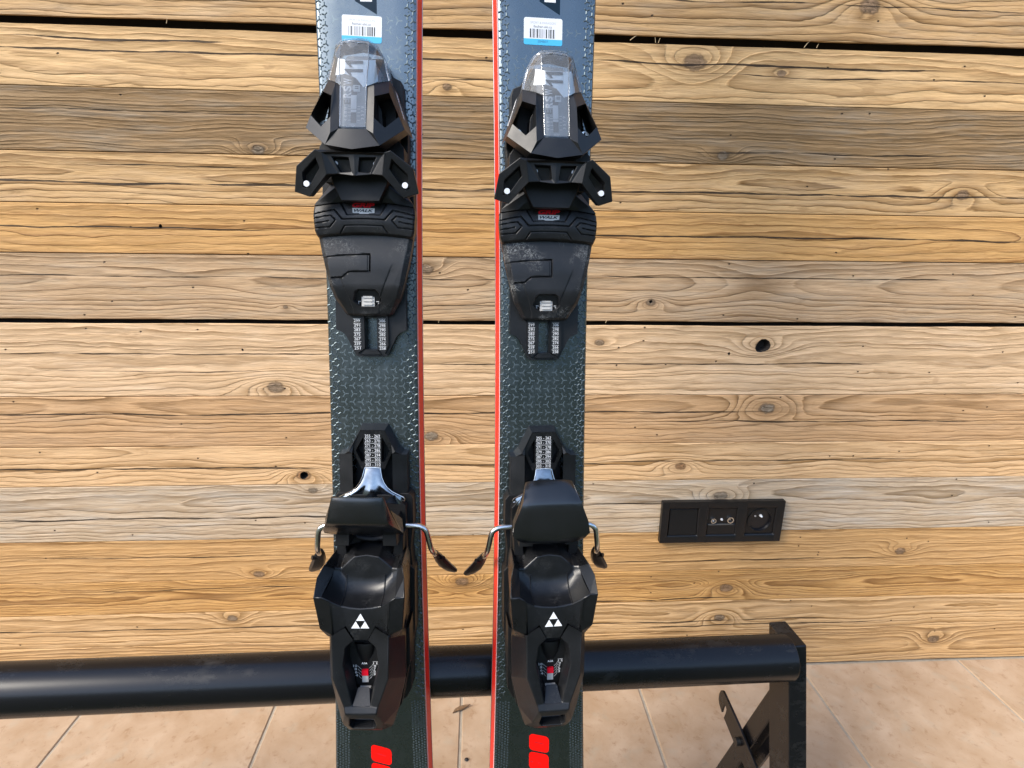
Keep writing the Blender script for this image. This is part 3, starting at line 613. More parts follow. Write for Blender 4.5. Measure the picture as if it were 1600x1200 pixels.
# --- toe piece -----------------------------------------------------------------
def f_toe_base(mb):
    mb.prism(sym_loop([(13.5, 195.5), (21.5, 182.3), (27.2, 180), (29, 174.2), (29, 161), (32.6, 139.5), (32.2, 122), (35.5, 108), (36.5, 84), (33, 60)]), -0.5, 10, 0.6)
    mb.prism(sym_loop([(12, 160), (17, 150), (19, 122), (24, 112), (20, 98), (14, 86)]), 9, 36)
    mb.prism(sym_loop([(16, 178), (23, 166), (27, 140), (26, 124)]), 9, 22)
    mb.prism(sym_loop([(27, 132), (31.5, 126), (32, 106), (27, 100)]), 9, 28)
def f_cap(mb):
    a1 = (9.7, 131.8, 54.6); a2 = (9.4, 162.4, 48.3); a3 = (13.6, 165.6, 43.8); e0 = (22.3, 171.8, 31.0); b0 = (15, 128.3, 57.0); c0 = (19, 120.5, 56.2); cm = (0, 117.2, 58.6); d0 = (35.2, 134.2, 46.2)
    h1, h2, h3, h4, h5 = (14.9, 154.8, 51.0), (23.6, 160.4, 41.4), (31.3, 142.8, 46.3), (22.4, 133.4, 52.8), (15.1, 139.5, 54.9)
    V = [a1, a2, a3, e0, b0, c0, cm, d0, h1, h2, h3, h4, h5, (0, 131.8, 54.6)]
    F = [(13, 0, 5, 6), (0, 4, 5), (0, 1, 2, 8, 12, 4), (2, 3, 9, 8), (3, 7, 10, 9), (7, 5, 11, 10), (5, 4, 12, 11)]
    # skirts: outer side wall, lower lip, window edge
    e1, d1, c1, c2 = (25.4, 169.5, 9.5), (36.0, 137.0, 10), (20, 121.8, 38), (0, 119.5, 42)
    n = len(V); V += [e1, d1, c1, c2]; V += [(35.4, 135.4, 30)]; F += [(3, n, n + 1, 7), (7, n + 1, n + 4), (7, n + 4, n + 2, 5), (5, n + 2, n + 3, 6)]
    # walls of the side openings
    n = len(V); hh = [h1, h2, h3, h4, h5]; V += [(p[0] * .97 + (.9 if i in (1, 2) else 0.2), p[1] + (0.6 if i < 2 else 0.4), p[2] - (17 if i in (0, 4, 3) else 12)) for i, p in enumerate(hh)]
    F += [(8 + i, 8 + (i + 1) % 5, n + (i + 1) % 5, n + i) for i in range(5)]
    # window recess walls
    n = len(V); V += [(9.3, 132.2, 51.5), (9.2, 162.6, 45.2), (0, 132.2, 51.5)]; F += [(0, n, n + 1, 1), (13, n + 2, n, 0)]
    mb.sym(V, F)
def f_window_panel(mb):
    mb.grid([[(-9.3, 132.2, 52.0), (9.3, 132.2, 52.0)], [(-9.2, 163.0, 45.8), (9.2, 163.0, 45.8)]])
wp = lambda u, v, d=0.0: (u, v, 52.0 + (v - 132.2) * (45.8 - 52.0) / 30.8 + d)
def f_cover(mb):     # clear window strip and dome, thin walled
    A = [(9.0, 133.6, 54.3), (9.2, 162.4, 49.0), (10.2, 178, 45.6), (10.0, 192.5, 41.6), (9.0, 195.6, 38.4)]
    Bq = [(13.6, 165.8, 45.0), (22.0, 171.5, 31.8), (14.6, 186, 40.0), (14.2, 193.2, 35.5)]
    top = (0, 193.4, 42.0); tip = (0, 196.2, 39.2)
    V = A + Bq + [(0, 133.3, 54.5), (0, 162.6, 49.4), (0, 178, 46.0), top, tip, (22.6, 171.5, 14), (18.4, 189.5, 14), (15.0, 195, 14), (0, 197.4, 14), (18.2, 187, 29.0)]
    F = [(9, 0, 1, 10), (10, 1, 2, 11), (11, 2, 3, 12), (12, 3, 4, 13), (1, 5, 7, 2), (2, 7, 8, 3), (3, 8, 4), (5, 6, 18, 7), (7, 18, 8), (6, 14, 15, 18), (18, 15, 16, 8), (8, 16, 4), (4, 16, 17, 13)]
    F += [] ; mb.sym(V, F)
    mb.add([(-9.0, 133.6, 54.3), (0, 133.3, 54.5), (9, 133.6, 54.3), (9, 132.6, 52), (0, 132.3, 52), (-9, 132.6, 52)], [(0, 1, 4, 5), (1, 2, 3, 4)])
def f_dome_rim(mb):   # thicker edge of the clear dome, reads milky
    pts = [(-22.2, 171.6, 31.6), (-18.3, 187, 29.4), (-14.4, 193.3, 35.4), (-9.2, 195.8, 38.6), (0, 196.4, 39.4), (9.2, 195.8, 38.6), (14.4, 193.3, 35.4), (18.3, 187, 29.4), (22.2, 171.6, 31.6)]
    mb.tube(pts, .75, 6)
    for s in (-1, 1): mb.tube([(s * 9.2, 162.6, 49.0), (s * 10.1, 178, 45.5), (s * 9.9, 192.4, 41.5), (s * 4, 193.4, 42.1), (0, 193.5, 42.1)], .38, 5); mb.tube([(s * 9.1, 133.6, 54.2), (s * 9.2, 162.6, 49.0)], .42, 5)
    mb.tube([(-9.1, 133.4, 54.2), (0, 133.2, 54.5), (9.1, 133.4, 54.2)], .45, 5)
def f_dome_label(mb):
    z = lambda v: 43.6 + (178 - v) * 0.19
    mb.add([(-13.2, 184.6, 36.8), (-6.6, 181.6, 41.9), (6.4, 181.6, 41.9), (13.6, 183.6, 37.6), (15.8, 168.0, 41.0), (7.6, 162.4, 46.0), (6.4, 162.2, 46.2), (1.0, 168.6, 45.2), (-3.6, 170.4, 44.8), (-6.8, 171.4, 44.6), (-15.0, 172.6, 38.6), (-14.2, 184.0, 36.6)],
           [(0, 1, 9, 10), (1, 2, 6, 7, 8, 9), (2, 3, 4, 5, 6)])
def f_dome_core(mb):   # black carrier seen through the dome
    mb.prism(sym_loop([(9, 190), (13, 184), (17, 170), (17, 160)]), 9, 30, 1.5)
def f_label_text(mb):
    for v0 in (179.0, 172.9):
        P = lambda u, dv: (u, v0 + dv, 42.9 + (179 - v0) * .19 - dv * .19 + .9 - abs(u) * .05)
        mb.add([P(6.0, -.1), P(6.0, 1.9), P(-7.0, 1.9), P(-7.0, 1.2), P(-3.6, -.05)], [(0, 1, 2, 3, 4)]); mb.add([P(-7.0, 1.2), P(-3.0, -2.9), P(-1.5, -2.9), P(-3.2, -.05), P(-3.6, -.05)], [(0, 1, 2, 3, 4)])
def f_win_white(mb):
    for ch, v, sz, wd, bo in (('W', 166.0, 5.6, 4.6, .03), ('S', 161.0, 5.6, 4.2, .03), ('R', 156.4, 5.6, 4.0, .03)):
        text(mb, ch, wp(-4.8, v, .12), (0, 1, -.2), (-1, 0, 0), sz, wd, bold=bo)
    mb.prism([(-.3, 158.8), (4.2, 158.8), (4.2, 163.2), (-.3, 163.2)], 46.2, 47.3)
    lv = [148.5, 146.6, 144.2, 141.7, 138.6]
    for k, d in enumerate(('10', '8', '6', '4')): text(mb, d, wp(-5.6, 146.8 - k * 2.7, .1), (0, 1, -.2), (-1, 0, 0), 1.9, 1.8)
    for k, d in enumerate(('9', '7', '5', '3')): text(mb, d, wp(6.2, 147.8 - k * 2.7, .1), (0, 1, -.2), (-1, 0, 0), 1.9, 1.5)
    for k, v in enumerate(lv):
        for s, x in ((-1, -3.0), (1, 3.6)):
            mb.grid([[wp(x - 1.0, v - .16, .1), wp(x + 1.0, v - .16, .1)], [wp(x - 1.0, v + .16, .1), wp(x + 1.0, v + .16, .1)]])
    text(mb, 'NOV', wp(0, 134.3, 2.3), (1, 0, 0), (0, 1, -.2), 1.3, 4)
def f_win_grey(mb):
    text(mb, 'E', wp(-4.7, 151.6, .12), (0, 1, -.2), (-1, 0, 0), 4.6, 3.2, bold=.02)
    mb.grid([[wp(-1.9, 156.6, .1), wp(2.2, 156.6, .1)], [wp(-1.9, 160.2, .1), wp(2.2, 160.2, .1)]])
    mb.grid([[wp(-2.0, 136.6, .1), wp(1.9, 136.6, .1)], [wp(-2.0, 144.2, .1), wp(1.9, 144.2, .1)]])
    for v in (160.6, 161.8): mb.grid([[wp(.6, v, 1.4), wp(3.4, v, 1.4)], [wp(.6, v + .5, 1.4), wp(3.4, v + .5, 1.4)]])
def f_win_slider(mb):
    for a, b in ((146.4, 156.4), (144.2, 146.0)):
        mb.grid([[wp(-2.0, a, .35), wp(1.9, a, .35)], [wp(-2.0, b, .35), wp(1.9, b, .35)]])
def f_screw(mb, s):
    if True:
        mb.disc((s * 26.0, 140.2, 22), 4.2, 8.5, 20, 3.8)
def f_screw_slot(mb, s):
    if True:
        mb.box(s * 26 - .7, s * 26 + .7, 137.2, 143.2, 30.2, 30.75); mb.box(s * 26 - 3, s * 26 + 3, 139.5, 140.9, 30.2, 30.75)
def f_brand(mb, s):      # lettering along both side walls of the cap
    if True:
        a = Vector((s * 23.8, 171.5, 27.5)); b = Vector((s * 35.9, 135.6, 42.5)); d = (b - a).normalized(); nrm = Vector((s * .93, .30, .18)).normalized(); up = d.cross(nrm) * (1)
        if s < 0: text(mb, 'FISCHER', (a + b) / 2 + nrm * .55, -d, -up.normalized() if (-d).cross(-up).dot(nrm) > 0 else up.normalized(), 2.9, 25, bold=.04, shear=.25)
        else: text(mb, 'FISCHER', (a + b) / 2 + nrm * .55, d, up.normalized() if d.cross(up).dot(nrm) > 0 else -up.normalized(), 2.9, 25, bold=.04, shear=.25)

def f_jaw(mb):        # the two wings that hold the boot toe
    T0 = (0, 116.6, 55.2); T1 = (22, 116.4, 55.2); T2 = (26.5, 117.8, 55.6); O1 = (41.5, 107.2, 50.6); O2 = (44.8, 89.9, 46.6); B1 = (34, 86.6, 46.0); J = (19.7, 101.2, 51.8); I1 = (12.1, 102, 50); M = (0, 100.4, 52.0)
    # hollow of each wing
    w = [(26.8, 112.2, 53.4), (24.8, 105.8, 51.4), (34.6, 92.6, 47.6), (38.0, 93.0, 47.4), (37.4, 102.6, 50.2)]
    wi = [(p[0] * .99 + .2, p[1] - (.6 if i in (0, 4) else -.4), p[2] - 6.5) for i, p in enumerate(w)]
    # pocket beside the middle rib
    p = [(15.6, 113.6, 52.4), (4.0, 113.2, 52.4), (2.6, 103.8, 50.6), (10.6, 103.4, 50.0)]; pi_ = [(q[0] * .96, q[1] - (.4 if i < 2 else -.2), q[2] - 5) for i, q in enumerate(p)]
    R0 = (0, 115.4, 52.6); R1 = (20.6, 115.0, 52.4)
    V = [T0, T1, T2, O1, O2, B1, J, I1, M, R0, R1] + w + wi + p + pi_
    F = [(0, 1, 10, 9), (1, 2, 11, 12, 6), (2, 3, 15, 11), (3, 4, 14, 15), (4, 5, 13, 14), (5, 6, 12, 13), (1, 6, 7, 10)]
    F += [(11 + i, 11 + (i + 1) % 5, 16 + (i + 1) % 5, 16 + i) for i in range(5)] + [(20, 19, 18, 17, 16)]
    F += [(9, 10, 21, 22), (10, 7, 24, 21), (7, 8, 23, 24), (8, 9, 22, 23)] + [(21 + i, 21 + (i + 1) % 4, 25 + (i + 1) % 4, 25 + i) for i in range(4)] + [(28, 27, 26, 25)]
    # underside and back
    n = len(V); dz = 17
    V += [(0, 116.0, 38), (25.5, 117, 38), (40.6, 108, 36), (43.6, 92, 35), (34.6, 88.6, 35), (20, 104.2, 36), (12, 106, 36), (0, 106, 36)]
    F += [(0, n, n + 1, 2, 1), (2, n + 1, n + 2, 3), (3, n + 2, n + 3, 4), (4, n + 3, n + 4, 5), (5, n + 4, n + 5, 6), (6, n + 5, n + 6, 7), (7, n + 6, n + 7, 8), (n, n + 1, n + 2, n + 3, n + 4, n + 5, n + 6, n + 7)]
    mb.sym(V, F)
def f_jaw_pins(mb, s):
    if True: mb.disc((s * 35.3, 95.4, 40), 2.25, 8.6, 18, 2.1)
def f_jaw_pins2(mb, s):
    if True: mb.tube([(s * 14.4, 110.3, 43), (s * 14.3, 109.8, 48.2)], 1.7, 12)

# --- sole plates -----------------------------------------------------------------
GROOVES = [[(-38, 76.8), (-22.2, 81.2 + 1.05), (-16.2, 73.8 + .6), (0, 73.9), (16.2, 74.4), (22.2, 82.2), (38, 79.8)],
           [(-38, 77.3), (-25, 78.0), (-21.4, 74.2), (-26, 69.4), (-38, 70.0)], [(38, 77.3), (25, 78.0), (21.4, 74.2), (26, 69.4), (38, 70.0)],
           [(-38, 73.4), (-27, 73.9)], [(38, 73.4), (27, 73.9)], [(-18, 64.6), (-14.4, 69.6), (14.4, 69.6), (18, 64.6)]]
GROOVES[0] = [(-38, 80.6), (-22.2, 82.0), (-16.2, 74.4), (16.2, 74.4), (22.2, 82.0), (38, 80.6)]
REC = [(-18.3, 87.2), (-12.9, 77.2), (12.9, 77.2), (18.3, 87.2)]
def f_grip(mb):
    rows = []; arc = 0.0021
    ts = frange(86.6, 62.8, 69)
    for t in ts:
        hwid = interp(-t, [(-86.6, 38.3), (-80, 38.8), (-68, 38.0), (-62.8, 36.2)]); r = []
        for s in frange(-1, 1, 211):
            u = s * hwid; h = 25.2 + 2.2 * math.sin(max(0, min(1, (86.6 - t) / 23.8)) * math.pi) ** .8 - 0.0012 * u * u
            g = min(polyd(u, t, q) for q in GROOVES)
            h -= 1.1 * (1 - sm((g - .22) / .35))
            if inside(u, t, REC): h -= 1.5 * sm(polyd(u, t, REC[:], True) / .7)
            if t < 64.6: h -= 1.6 * sm((64.6 - t) / 1.8)
            e = hwid - abs(u); h -= 1.2 * (1 - sm(e / 1.5))
            r.append((u, t - arc * u * u, h))
        rows.append(r)
    mb.grid(rows)
    lo = [(p[0], p[1], 9) for p in rows[0]]; mb.grid([lo, rows[0]])
    lo = [(p[0] * .97, p[1] + 1.2, 9) for p in rows[-1]]; mb.grid([rows[-1], lo])
    for k in (0, -1): mb.grid([[r[k] for r in rows], [(r[k][0] * .985, r[k][1], 9) for r in rows]])
def f_grip_slope(mb):   # smooth hood between the grip pad and the wings
    V = [(38.0, 83.9, 24.6), (24, 86.0, 25.4), (0, 87.2, 26.2), (0, 90.4, 27.4), (20.5, 89.4, 27.2), (18.6, 98.5, 28.6), (0, 104, 29.5), (11, 104.5, 29.5), (37.2, 86.5, 22), (21.5, 103.5, 24), (36.2, 84.5, 9), (24, 106, 9)]
    F = [(0, 1, 4, 5, 8), (1, 2, 3, 4), (4, 3, 6, 7, 5), (0, 8, 10), (8, 5, 9), (5, 7, 11, 9), (8, 9, 11, 10)]
    mb.sym(V, F)
def f_gw_red(mb): text(mb, 'GRIP', (0, 84.4, 25.95), (1, .0, 0), (0, 1, .08), 3.3, 17.2, bold=.045, shear=.22)
def f_gw_white(mb):
    mb.add([(-8.6, 82.3, 25.9), (8.5, 82.3, 25.9), (8.1, 78.9, 25.75), (4.2, 78.6, 25.75), (3.2, 78.0, 25.7), (-3.0, 78.0, 25.7), (-3.8, 78.7, 25.75), (-8.4, 78.7, 25.75)], [tuple(range(8))])
def f_gw_walk(mb): text(mb, 'WALK', (0, 80.5, 26.02), (1, 0, 0), (0, 1, .05), 2.2, 14.8, bold=.02, shear=.3)

HWP = [(.6, 17.6), (2.6, 19.2), (14, 25.6), (28, 29.6), (47, 33.8), (61.8, 36.4), (64, 36.6)]
LATCH = [(-29.4, 47.2), (3.2, 48.2), (3.1, 35.0), (-13.4, 34.8), (-18.7, 30.7), (-26.6, 30.8)]
SLH = [(-6.6, 21.4), (6.6, 21.4), (9.3, 19.3), (11.3, 12.2), (5.4, 7.2), (-5.4, 7.2), (-11.3, 12.2), (-9.3, 19.3)]
def f_plate(mb):
    rows = []
    for v in frange(63.5, 0.6, 106):
        hwid = interp(v, HWP); r = []
        for s in frange(-1, 1, 131):
            u = s * hwid; au = abs(u)
            h = 21.6 + 2.2 * sm((62 - v) / 26) - 6.2 * sm((26 - v) / 26)
            cr = interp(v, [(0, 15.5), (3, 17), (14, 22.5), (26, 26), (50, 31), (62, 33.6)])          # outer facet
            if au > cr: h -= (au - cr) * 0.8
            if v < 14 and au > 5.6:                                                      # folded corner facets
                line = 1.5 + (au - 5.7) * 0.80
                if v < line: h -= (line - v) * 0.22
            if v < 44: 
                q = interp(v, [(6, 8.5), (14, 9.5), (44, 21.5)]); d = u - q                # long crease on the right
                if 0 < d < 7: h -= 0.45 * (1 - d / 7) * sm((44 - v) / 10)
                d = -u - interp(v, [(6, 12), (14, 14), (31, 20)])
                if v < 31 and 0 < d < 6: h -= 0.4 * (1 - d / 6)
            g = polyd(u, v, LATCH); h -= 1.3 * (1 - sm((g - .25) / .35))
            if inside(u, v, LATCH) and u > 1.2: h -= .5
            if -34.5 < u < -29.6 and 30.8 < v < 46.8: h -= 0.9
            if inside(u, v, SLH): h -= 4.0 * sm(polyd(u, v, SLH, True) / .8)
            if v < 2.2: h -= 1.5 * sm((2.2 - v) / 1.6)
            r.append((u, v - 0.0014 * u * u * (1 if v > 30 else v / 30), h))
        rows.append(r)
    mb.grid(rows); mb.grid([rows[-1], [(p[0], p[1] + .3, 8) for p in rows[-1]]])
    for k in (0, -1): mb.grid([[r[k] for r in rows], [(r[k][0] * .985, r[k][1], 8) for r in rows]])
def f_plate_slider(mb):
    mb.box(-5.1, 5.0, 8.0, 16.7, 14, 17.6)
    for a in (9.2, 11.9, 14.6): mb.box(-3.7, 3.6, a, a + 1.5, 17.5, 18.5)
def f_plate_marks(mb):
    for s in (-1, 1): mb.box(s * 7.2 - 1.1, s * 7.2 + 1.1, 11.7, 12.1, 15.6, 16.6); text(mb, '2', (s * 7.8, 10.2, 16.6), (1, 0, 0), (0, 1, 0), 1.7, 1.1)
def f_ears(mb):
    half = [(28.2, 26), (28.2, 17), (28.6, -10.9), (25.8, -12.2), (22.8, -13.6), (20.2, -16.6), (18.6, -19.8), (12.8, -32.2), (10.4, -33.0)]
    L = sym_loop(half); n = len(L); top = [(x, y, 8.4) for x, y in L]; bot = [(x, y, -.4) for x, y in L]
    S = [(-4.9, -1.4), (4.2, -1.4), (4.2, -27), (-4.9, -27)]
    mb.add(top + bot, [(i, (i + 1) % n, n + (i + 1) % n, n + i) for i in range(n)])
    # top face with the long slot left open
    R = [(28.2, 26, 8.4), (28.6, -10.9, 8.4), (25.8, -12.2, 8.4), (22.8, -13.6, 8.4), (20.2, -16.6, 8.4), (18.6, -19.8, 8.4), (12.8, -32.2, 8.4), (10.4, -33, 8.4)]
    sl_ = [(4.6, 26, 8.4), (4.6, -1.4, 8.4), (4.6, -27, 8.4), (4.6, -33, 8.4)]
    mb.sym(R + sl_, [(0, 1, 9, 8), (1, 2, 3, 4, 5, 10, 9), (5, 6, 7, 11, 10)])
    mb.add([(-4.6, -27, 8.4), (4.6, -27, 8.4), (4.6, -33, 8.4), (-4.6, -33, 8.4)], [(0, 1, 2, 3)]); mb.add([(-4.6, 26, 8.4), (4.6, 26, 8.4), (4.6, -1.4, 8.4), (-4.6, -1.4, 8.4)], [(0, 1, 2, 3)])
    q = [(-4.6, -1.4), (4.6, -1.4), (4.6, -27), (-4.6, -27)]
    mb.add([(x, y, 8.4) for x, y in q] + [(x, y, 0) for x, y in q], [(i, (i + 1) % 4, 4 + (i + 1) % 4, 4 + i) for i in range(4)])
def f_ear_rib(mb, s):
    if s:
        mb.prism([(s * 14.3, 6), (s * 5.0, 6), (s * 5.0, -26.6), (s * 11.2, -30.6), (s * 14.3, -24)], 8.3, 10.6, .5)
def f_ear_end(mb): mb.prism([(-5.2, -27.2), (5.2, -27.2), (8.5, -31), (-8.5, -31)], 8.3, 10.6, .4)
def f_ear_text(mb):
    L = ['299', '291', '283', '275', '267', '259', '251']; R = ['306', '298', '290', '282', '274', '266', '258']
    for k in range(7):
        v = -2.4 - k * 3.72
        text(mb, L[k], (-11.0, v - 1.2, 10.68), (1, 0, 0), (0, 1, 0), 2.3, 4.9, bold=0); text(mb, R[k], (9.4, v - 1.2, 10.68), (1, 0, 0), (0, 1, 0), 2.3, 4.9, bold=0)
        if k < 7:
            mb.box(-13.9, -7.9, v + .28, v + .50, 10.62, 10.68); mb.box(6.2, 12.2, v + .28, v + .50, 10.62, 10.68)

# --- heel track ------------------------------------------------------------------
def f_track(mb):
    V = [(0, -90.6, -.3), (11.2, -90.7, -.3), (0, -93.6, 12.6), (10.0, -93.8, 12.4), (20.4, -108.6, -.3), (19.0, -111.2, 15.6), (24.4, -113.2, -.3), (23.6, -114.2, 13.2), (28.6, -113.6, -.3), (28.2, -114.6, 11.6), (28.8, -205, -.3), (28.4, -205, 11.6), (16.6, -113.0, 15.2), (16.4, -205, 15.2), (15.6, -105.8, 13.4), (0, -127, 13.4), (6.2, -127, 13.4), (15.4, -113.2, 12.4)]
    F = [(0, 1, 3, 2), (1, 4, 5, 3), (4, 6, 7, 5), (6, 8, 9, 7), (8, 10, 11, 9), (9, 11, 13, 12, 5, 7), (3, 5, 12, 14)]
    mb.sym(V, F)
    mb.prism(sym_loop([(14.2, -106), (16.4, -113), (16.4, -205)]), -.2, 3.0)
def f_track_bed(mb):   # number bed with the two three-cornered openings left open
    z = 12.9
    V = [(0, -93.8, z), (10.0, -94, z), (15.6, -105.9, z), (15.8, -111.3, z), (9.4, -120.8, z), (7.3, -120.6, z), (7.6, -100.4, z), (8.2, -100.2, z), (14.2, -111.2, z), (7.0, -127.2, z), (0, -127.2, z), (13.0, -113.6, z), (15.8, -113, z), (9.6, -127.2, z)]
    F = [(0, 1, 7, 6), (1, 2, 3, 8, 7), (0, 6, 5, 9, 10), (3, 12, 13, 9, 5, 4, 8)]
    mb.sym(V, F)
    for s in (-1, 1):
        q = [(7.6, -100.4), (8.2, -100.2), (14.2, -111.2), (9.4, -120.8), (7.3, -120.6)]
        mb.add([(s * x, y, z) for x, y in q] + [(s * x, y, 3) for x, y in q], [(i, (i + 1) % 5, 5 + (i + 1) % 5, 5 + i) for i in range(5)])
def f_track_text(mb):
    for k, t in enumerate(('255 - 262', '263 - 270', '271 - 278', '279 - 286', '287 - 294', '295 - 302', '303 - 310')):
        v = -98.8 - k * 4.06
        text(mb, t, (-.1, v, 12.98), (1, 0, 0), (0, 1, 0), 2.5, 12.6, bold=0); mb.box(-6.7, 6.5, v - 2.15, v - 1.93, 12.92, 12.98)
def f_clip(mb):        # bright spring clip that flares towards the brake
    prof = [(-125.4, 6.6, 15.0, 0), (-128.5, 7.0, 16.4, 0), (-133, 8.0, 17.6, .2), (-137, 9.8, 18.8, .5), (-140.5, 12.4, 19.8, .9), (-143.0, 16.8, 20.4, 1.5), (-145.4, 22.0, 20.8, 2.2), (-147.5, 24.6, 21.0, 2.4), (-153, 24.8, 21.8, 2.4)]
    rows = []
    for v, w, h, rip in prof:
        rows.append([(w * s, v - 1.6 * (abs(s) ** 3) * (1 if w > 14 else 0), h + rip * .22 * math.cos(s * math.pi * 2.6) - 0.8 * abs(s) ** 2) for s in frange(-1, 1, 27)])
    mb.grid(rows)
def f_clip_edge(mb):
    for s in (-1, 1):
        mb.tube([(s * 6.6, -125.6, 15.2), (s * 7.2, -128.8, 16.6), (s * 8.2, -133, 17.8), (s * 10, -137, 18.8), (s * 12.8, -140.8, 19.8), (s * 17, -144, 20.6), (s * 22, -146.4, 21.0), (s * 26.2, -148.4, 21.2), (s * 27.4, -149.8, 21.2), (s * 27.0, -151.6, 21.0), (s * 25.2, -151.2, 21)], .42, 6)
    mb.tube([(-6.6, -125.5, 15.2), (0, -124.8, 15.6), (6.6, -125.5, 15.2)], .4, 6)

# --- brake -----------------------------------------------------------------------
def f_brake_body(mb):
    mb.prism(sym_loop([(19.5, -146), (28.6, -156), (29.2, -176), (29.2, -214), (25, -216)]), 8, 21, .8)
    mb.prism(sym_loop([(30, -147), (33.2, -151), (33.8, -172), (31.6, -196), (33, -214), (33, -236), (26, -240)]), -.3, 13.5, .8)
    for s in (-1, 1): mb.prism([(s * 20.5, -176), (s * 28, -176), (s * 26.5, -212), (s * 16.5, -212)], 20.5, 31, 2)
    for s in (-1, 1): mb.prism([(s * 12, -160), (s * 24, -160), (s * 25, -182), (s * 13, -182)], 20.5, 44, 1)
    mb.tube([(-16, -181, 21), (-10, -183.5, 22.5), (0, -184.6, 23), (10, -183.5, 22.5), (16, -181, 21)], 2.2, 10)
def f_arm(s):
    def fn(mb):
        base = [(28, -173.6, 19.6), (36, -173.8, 19.6), (39.5, -174.2, 19.8), (42.6, -175.6, 20.0), (44.8, -178.2, 19.9), (45.8, -182, 19.2), (46.8, -188, 17.6), (48.0, -195, 15.4), (49.2, -200.5, 11), (50.4, -206, 4)]
        P = []
        mb.tube([(s * a, b, c) for a, b, c in base], 2.35, 14)
    return fn
def f_pad(s):
    def fn(mb):
        rings = [((49.4, -203, 5), 3.2, 3.4), ((50.6, -207.5, 0.5), 4.4, 5.4), ((53, -214, -5), 5.0, 7.4), ((56.5, -222, -11), 5.0, 8.4), ((61, -229, -17), 4.6, 7.4), ((65, -233, -21), 3.4, 4.6)]
        n = 8; vs = []
        for (c, a, b) in rings:
            d1 = Vector((0.86, 0.42, 0.28)).normalized(); d2 = Vector((0.45, -0.55, 0.70)).normalized()
            for k in range(n):
                w = 2 * math.pi * (k + .5) / n; p = Vector(c) + d1 * math.cos(w) * b * .72 + d2 * math.sin(w) * a * .8; vs.append((s * p.x, p.y, p.z))
        fs = [(i * n + k, i * n + (k + 1) % n, (i + 1) * n + (k + 1) % n, (i + 1) * n + k) for i in range(len(rings) - 1) for k in range(n)] + [tuple(range(n)), tuple(range((len(rings) - 1) * n, len(rings) * n))]
        mb.add(vs, fs)
        p = (s * 55.5, -212, -1); mb.tube([(s * 53, -212.5, -2), (s * 57.6, -211.0, 1.5)], 2.0, 8)
    return fn
def pedal(ang):
    """brake pedal: rounded plate hinged low in front of the heel; ang = opening from the ski plane in degrees"""
    ca, sa = math.cos(math.radians(ang)), math.sin(math.radians(ang))
    def fn(mb):
        hv, hh = (-165.0, 46.0) if ang > 20 else (-167.0, 50.0); rows = []
        out = [(-10.5, -1), (-9, 2), (-5, 4.6), (0, 5.6), (10, 6.0), (20, 6.0), (25, 5.6), (28, 4.4), (31.5, 1.6), (35.5, -3.0), (39.4, -8.0), (40.2, -10.5), (38.5, -12), (34, -9), (26, -5), (8, -4), (-6, -4), (-9.6, -3.4)]
        wid = lambda d: interp(d, [(-10.5, 15), (-7, 23), (-3, 30.0), (1, 31.4), (10, 29.5), (22, 25.0), (31, 21.5), (40.5, 18.8)])
        for d, nn in out:
            w = wid(d); r = []
            for s in frange(-1, 1, 21):
                e = abs(s); dn = nn - (1.2 * e ** 4); dd = d - (2.0 * e ** 4 if d > 30 else 0)
                u = s * w
                r.append((u, hv + dd * ca - dn * sa, hh + dd * sa + dn * ca))
            rows.append(r)
        rows.append(rows[0]); mb.grid(rows)
        n = len(rows) - 1
        for k in (0, -1): mb.add([r[k] for r in rows[:-1]], [(i, i + 1, n - 2 - i, n - 1 - i) for i in range(n // 2 - 1)])
    return fn

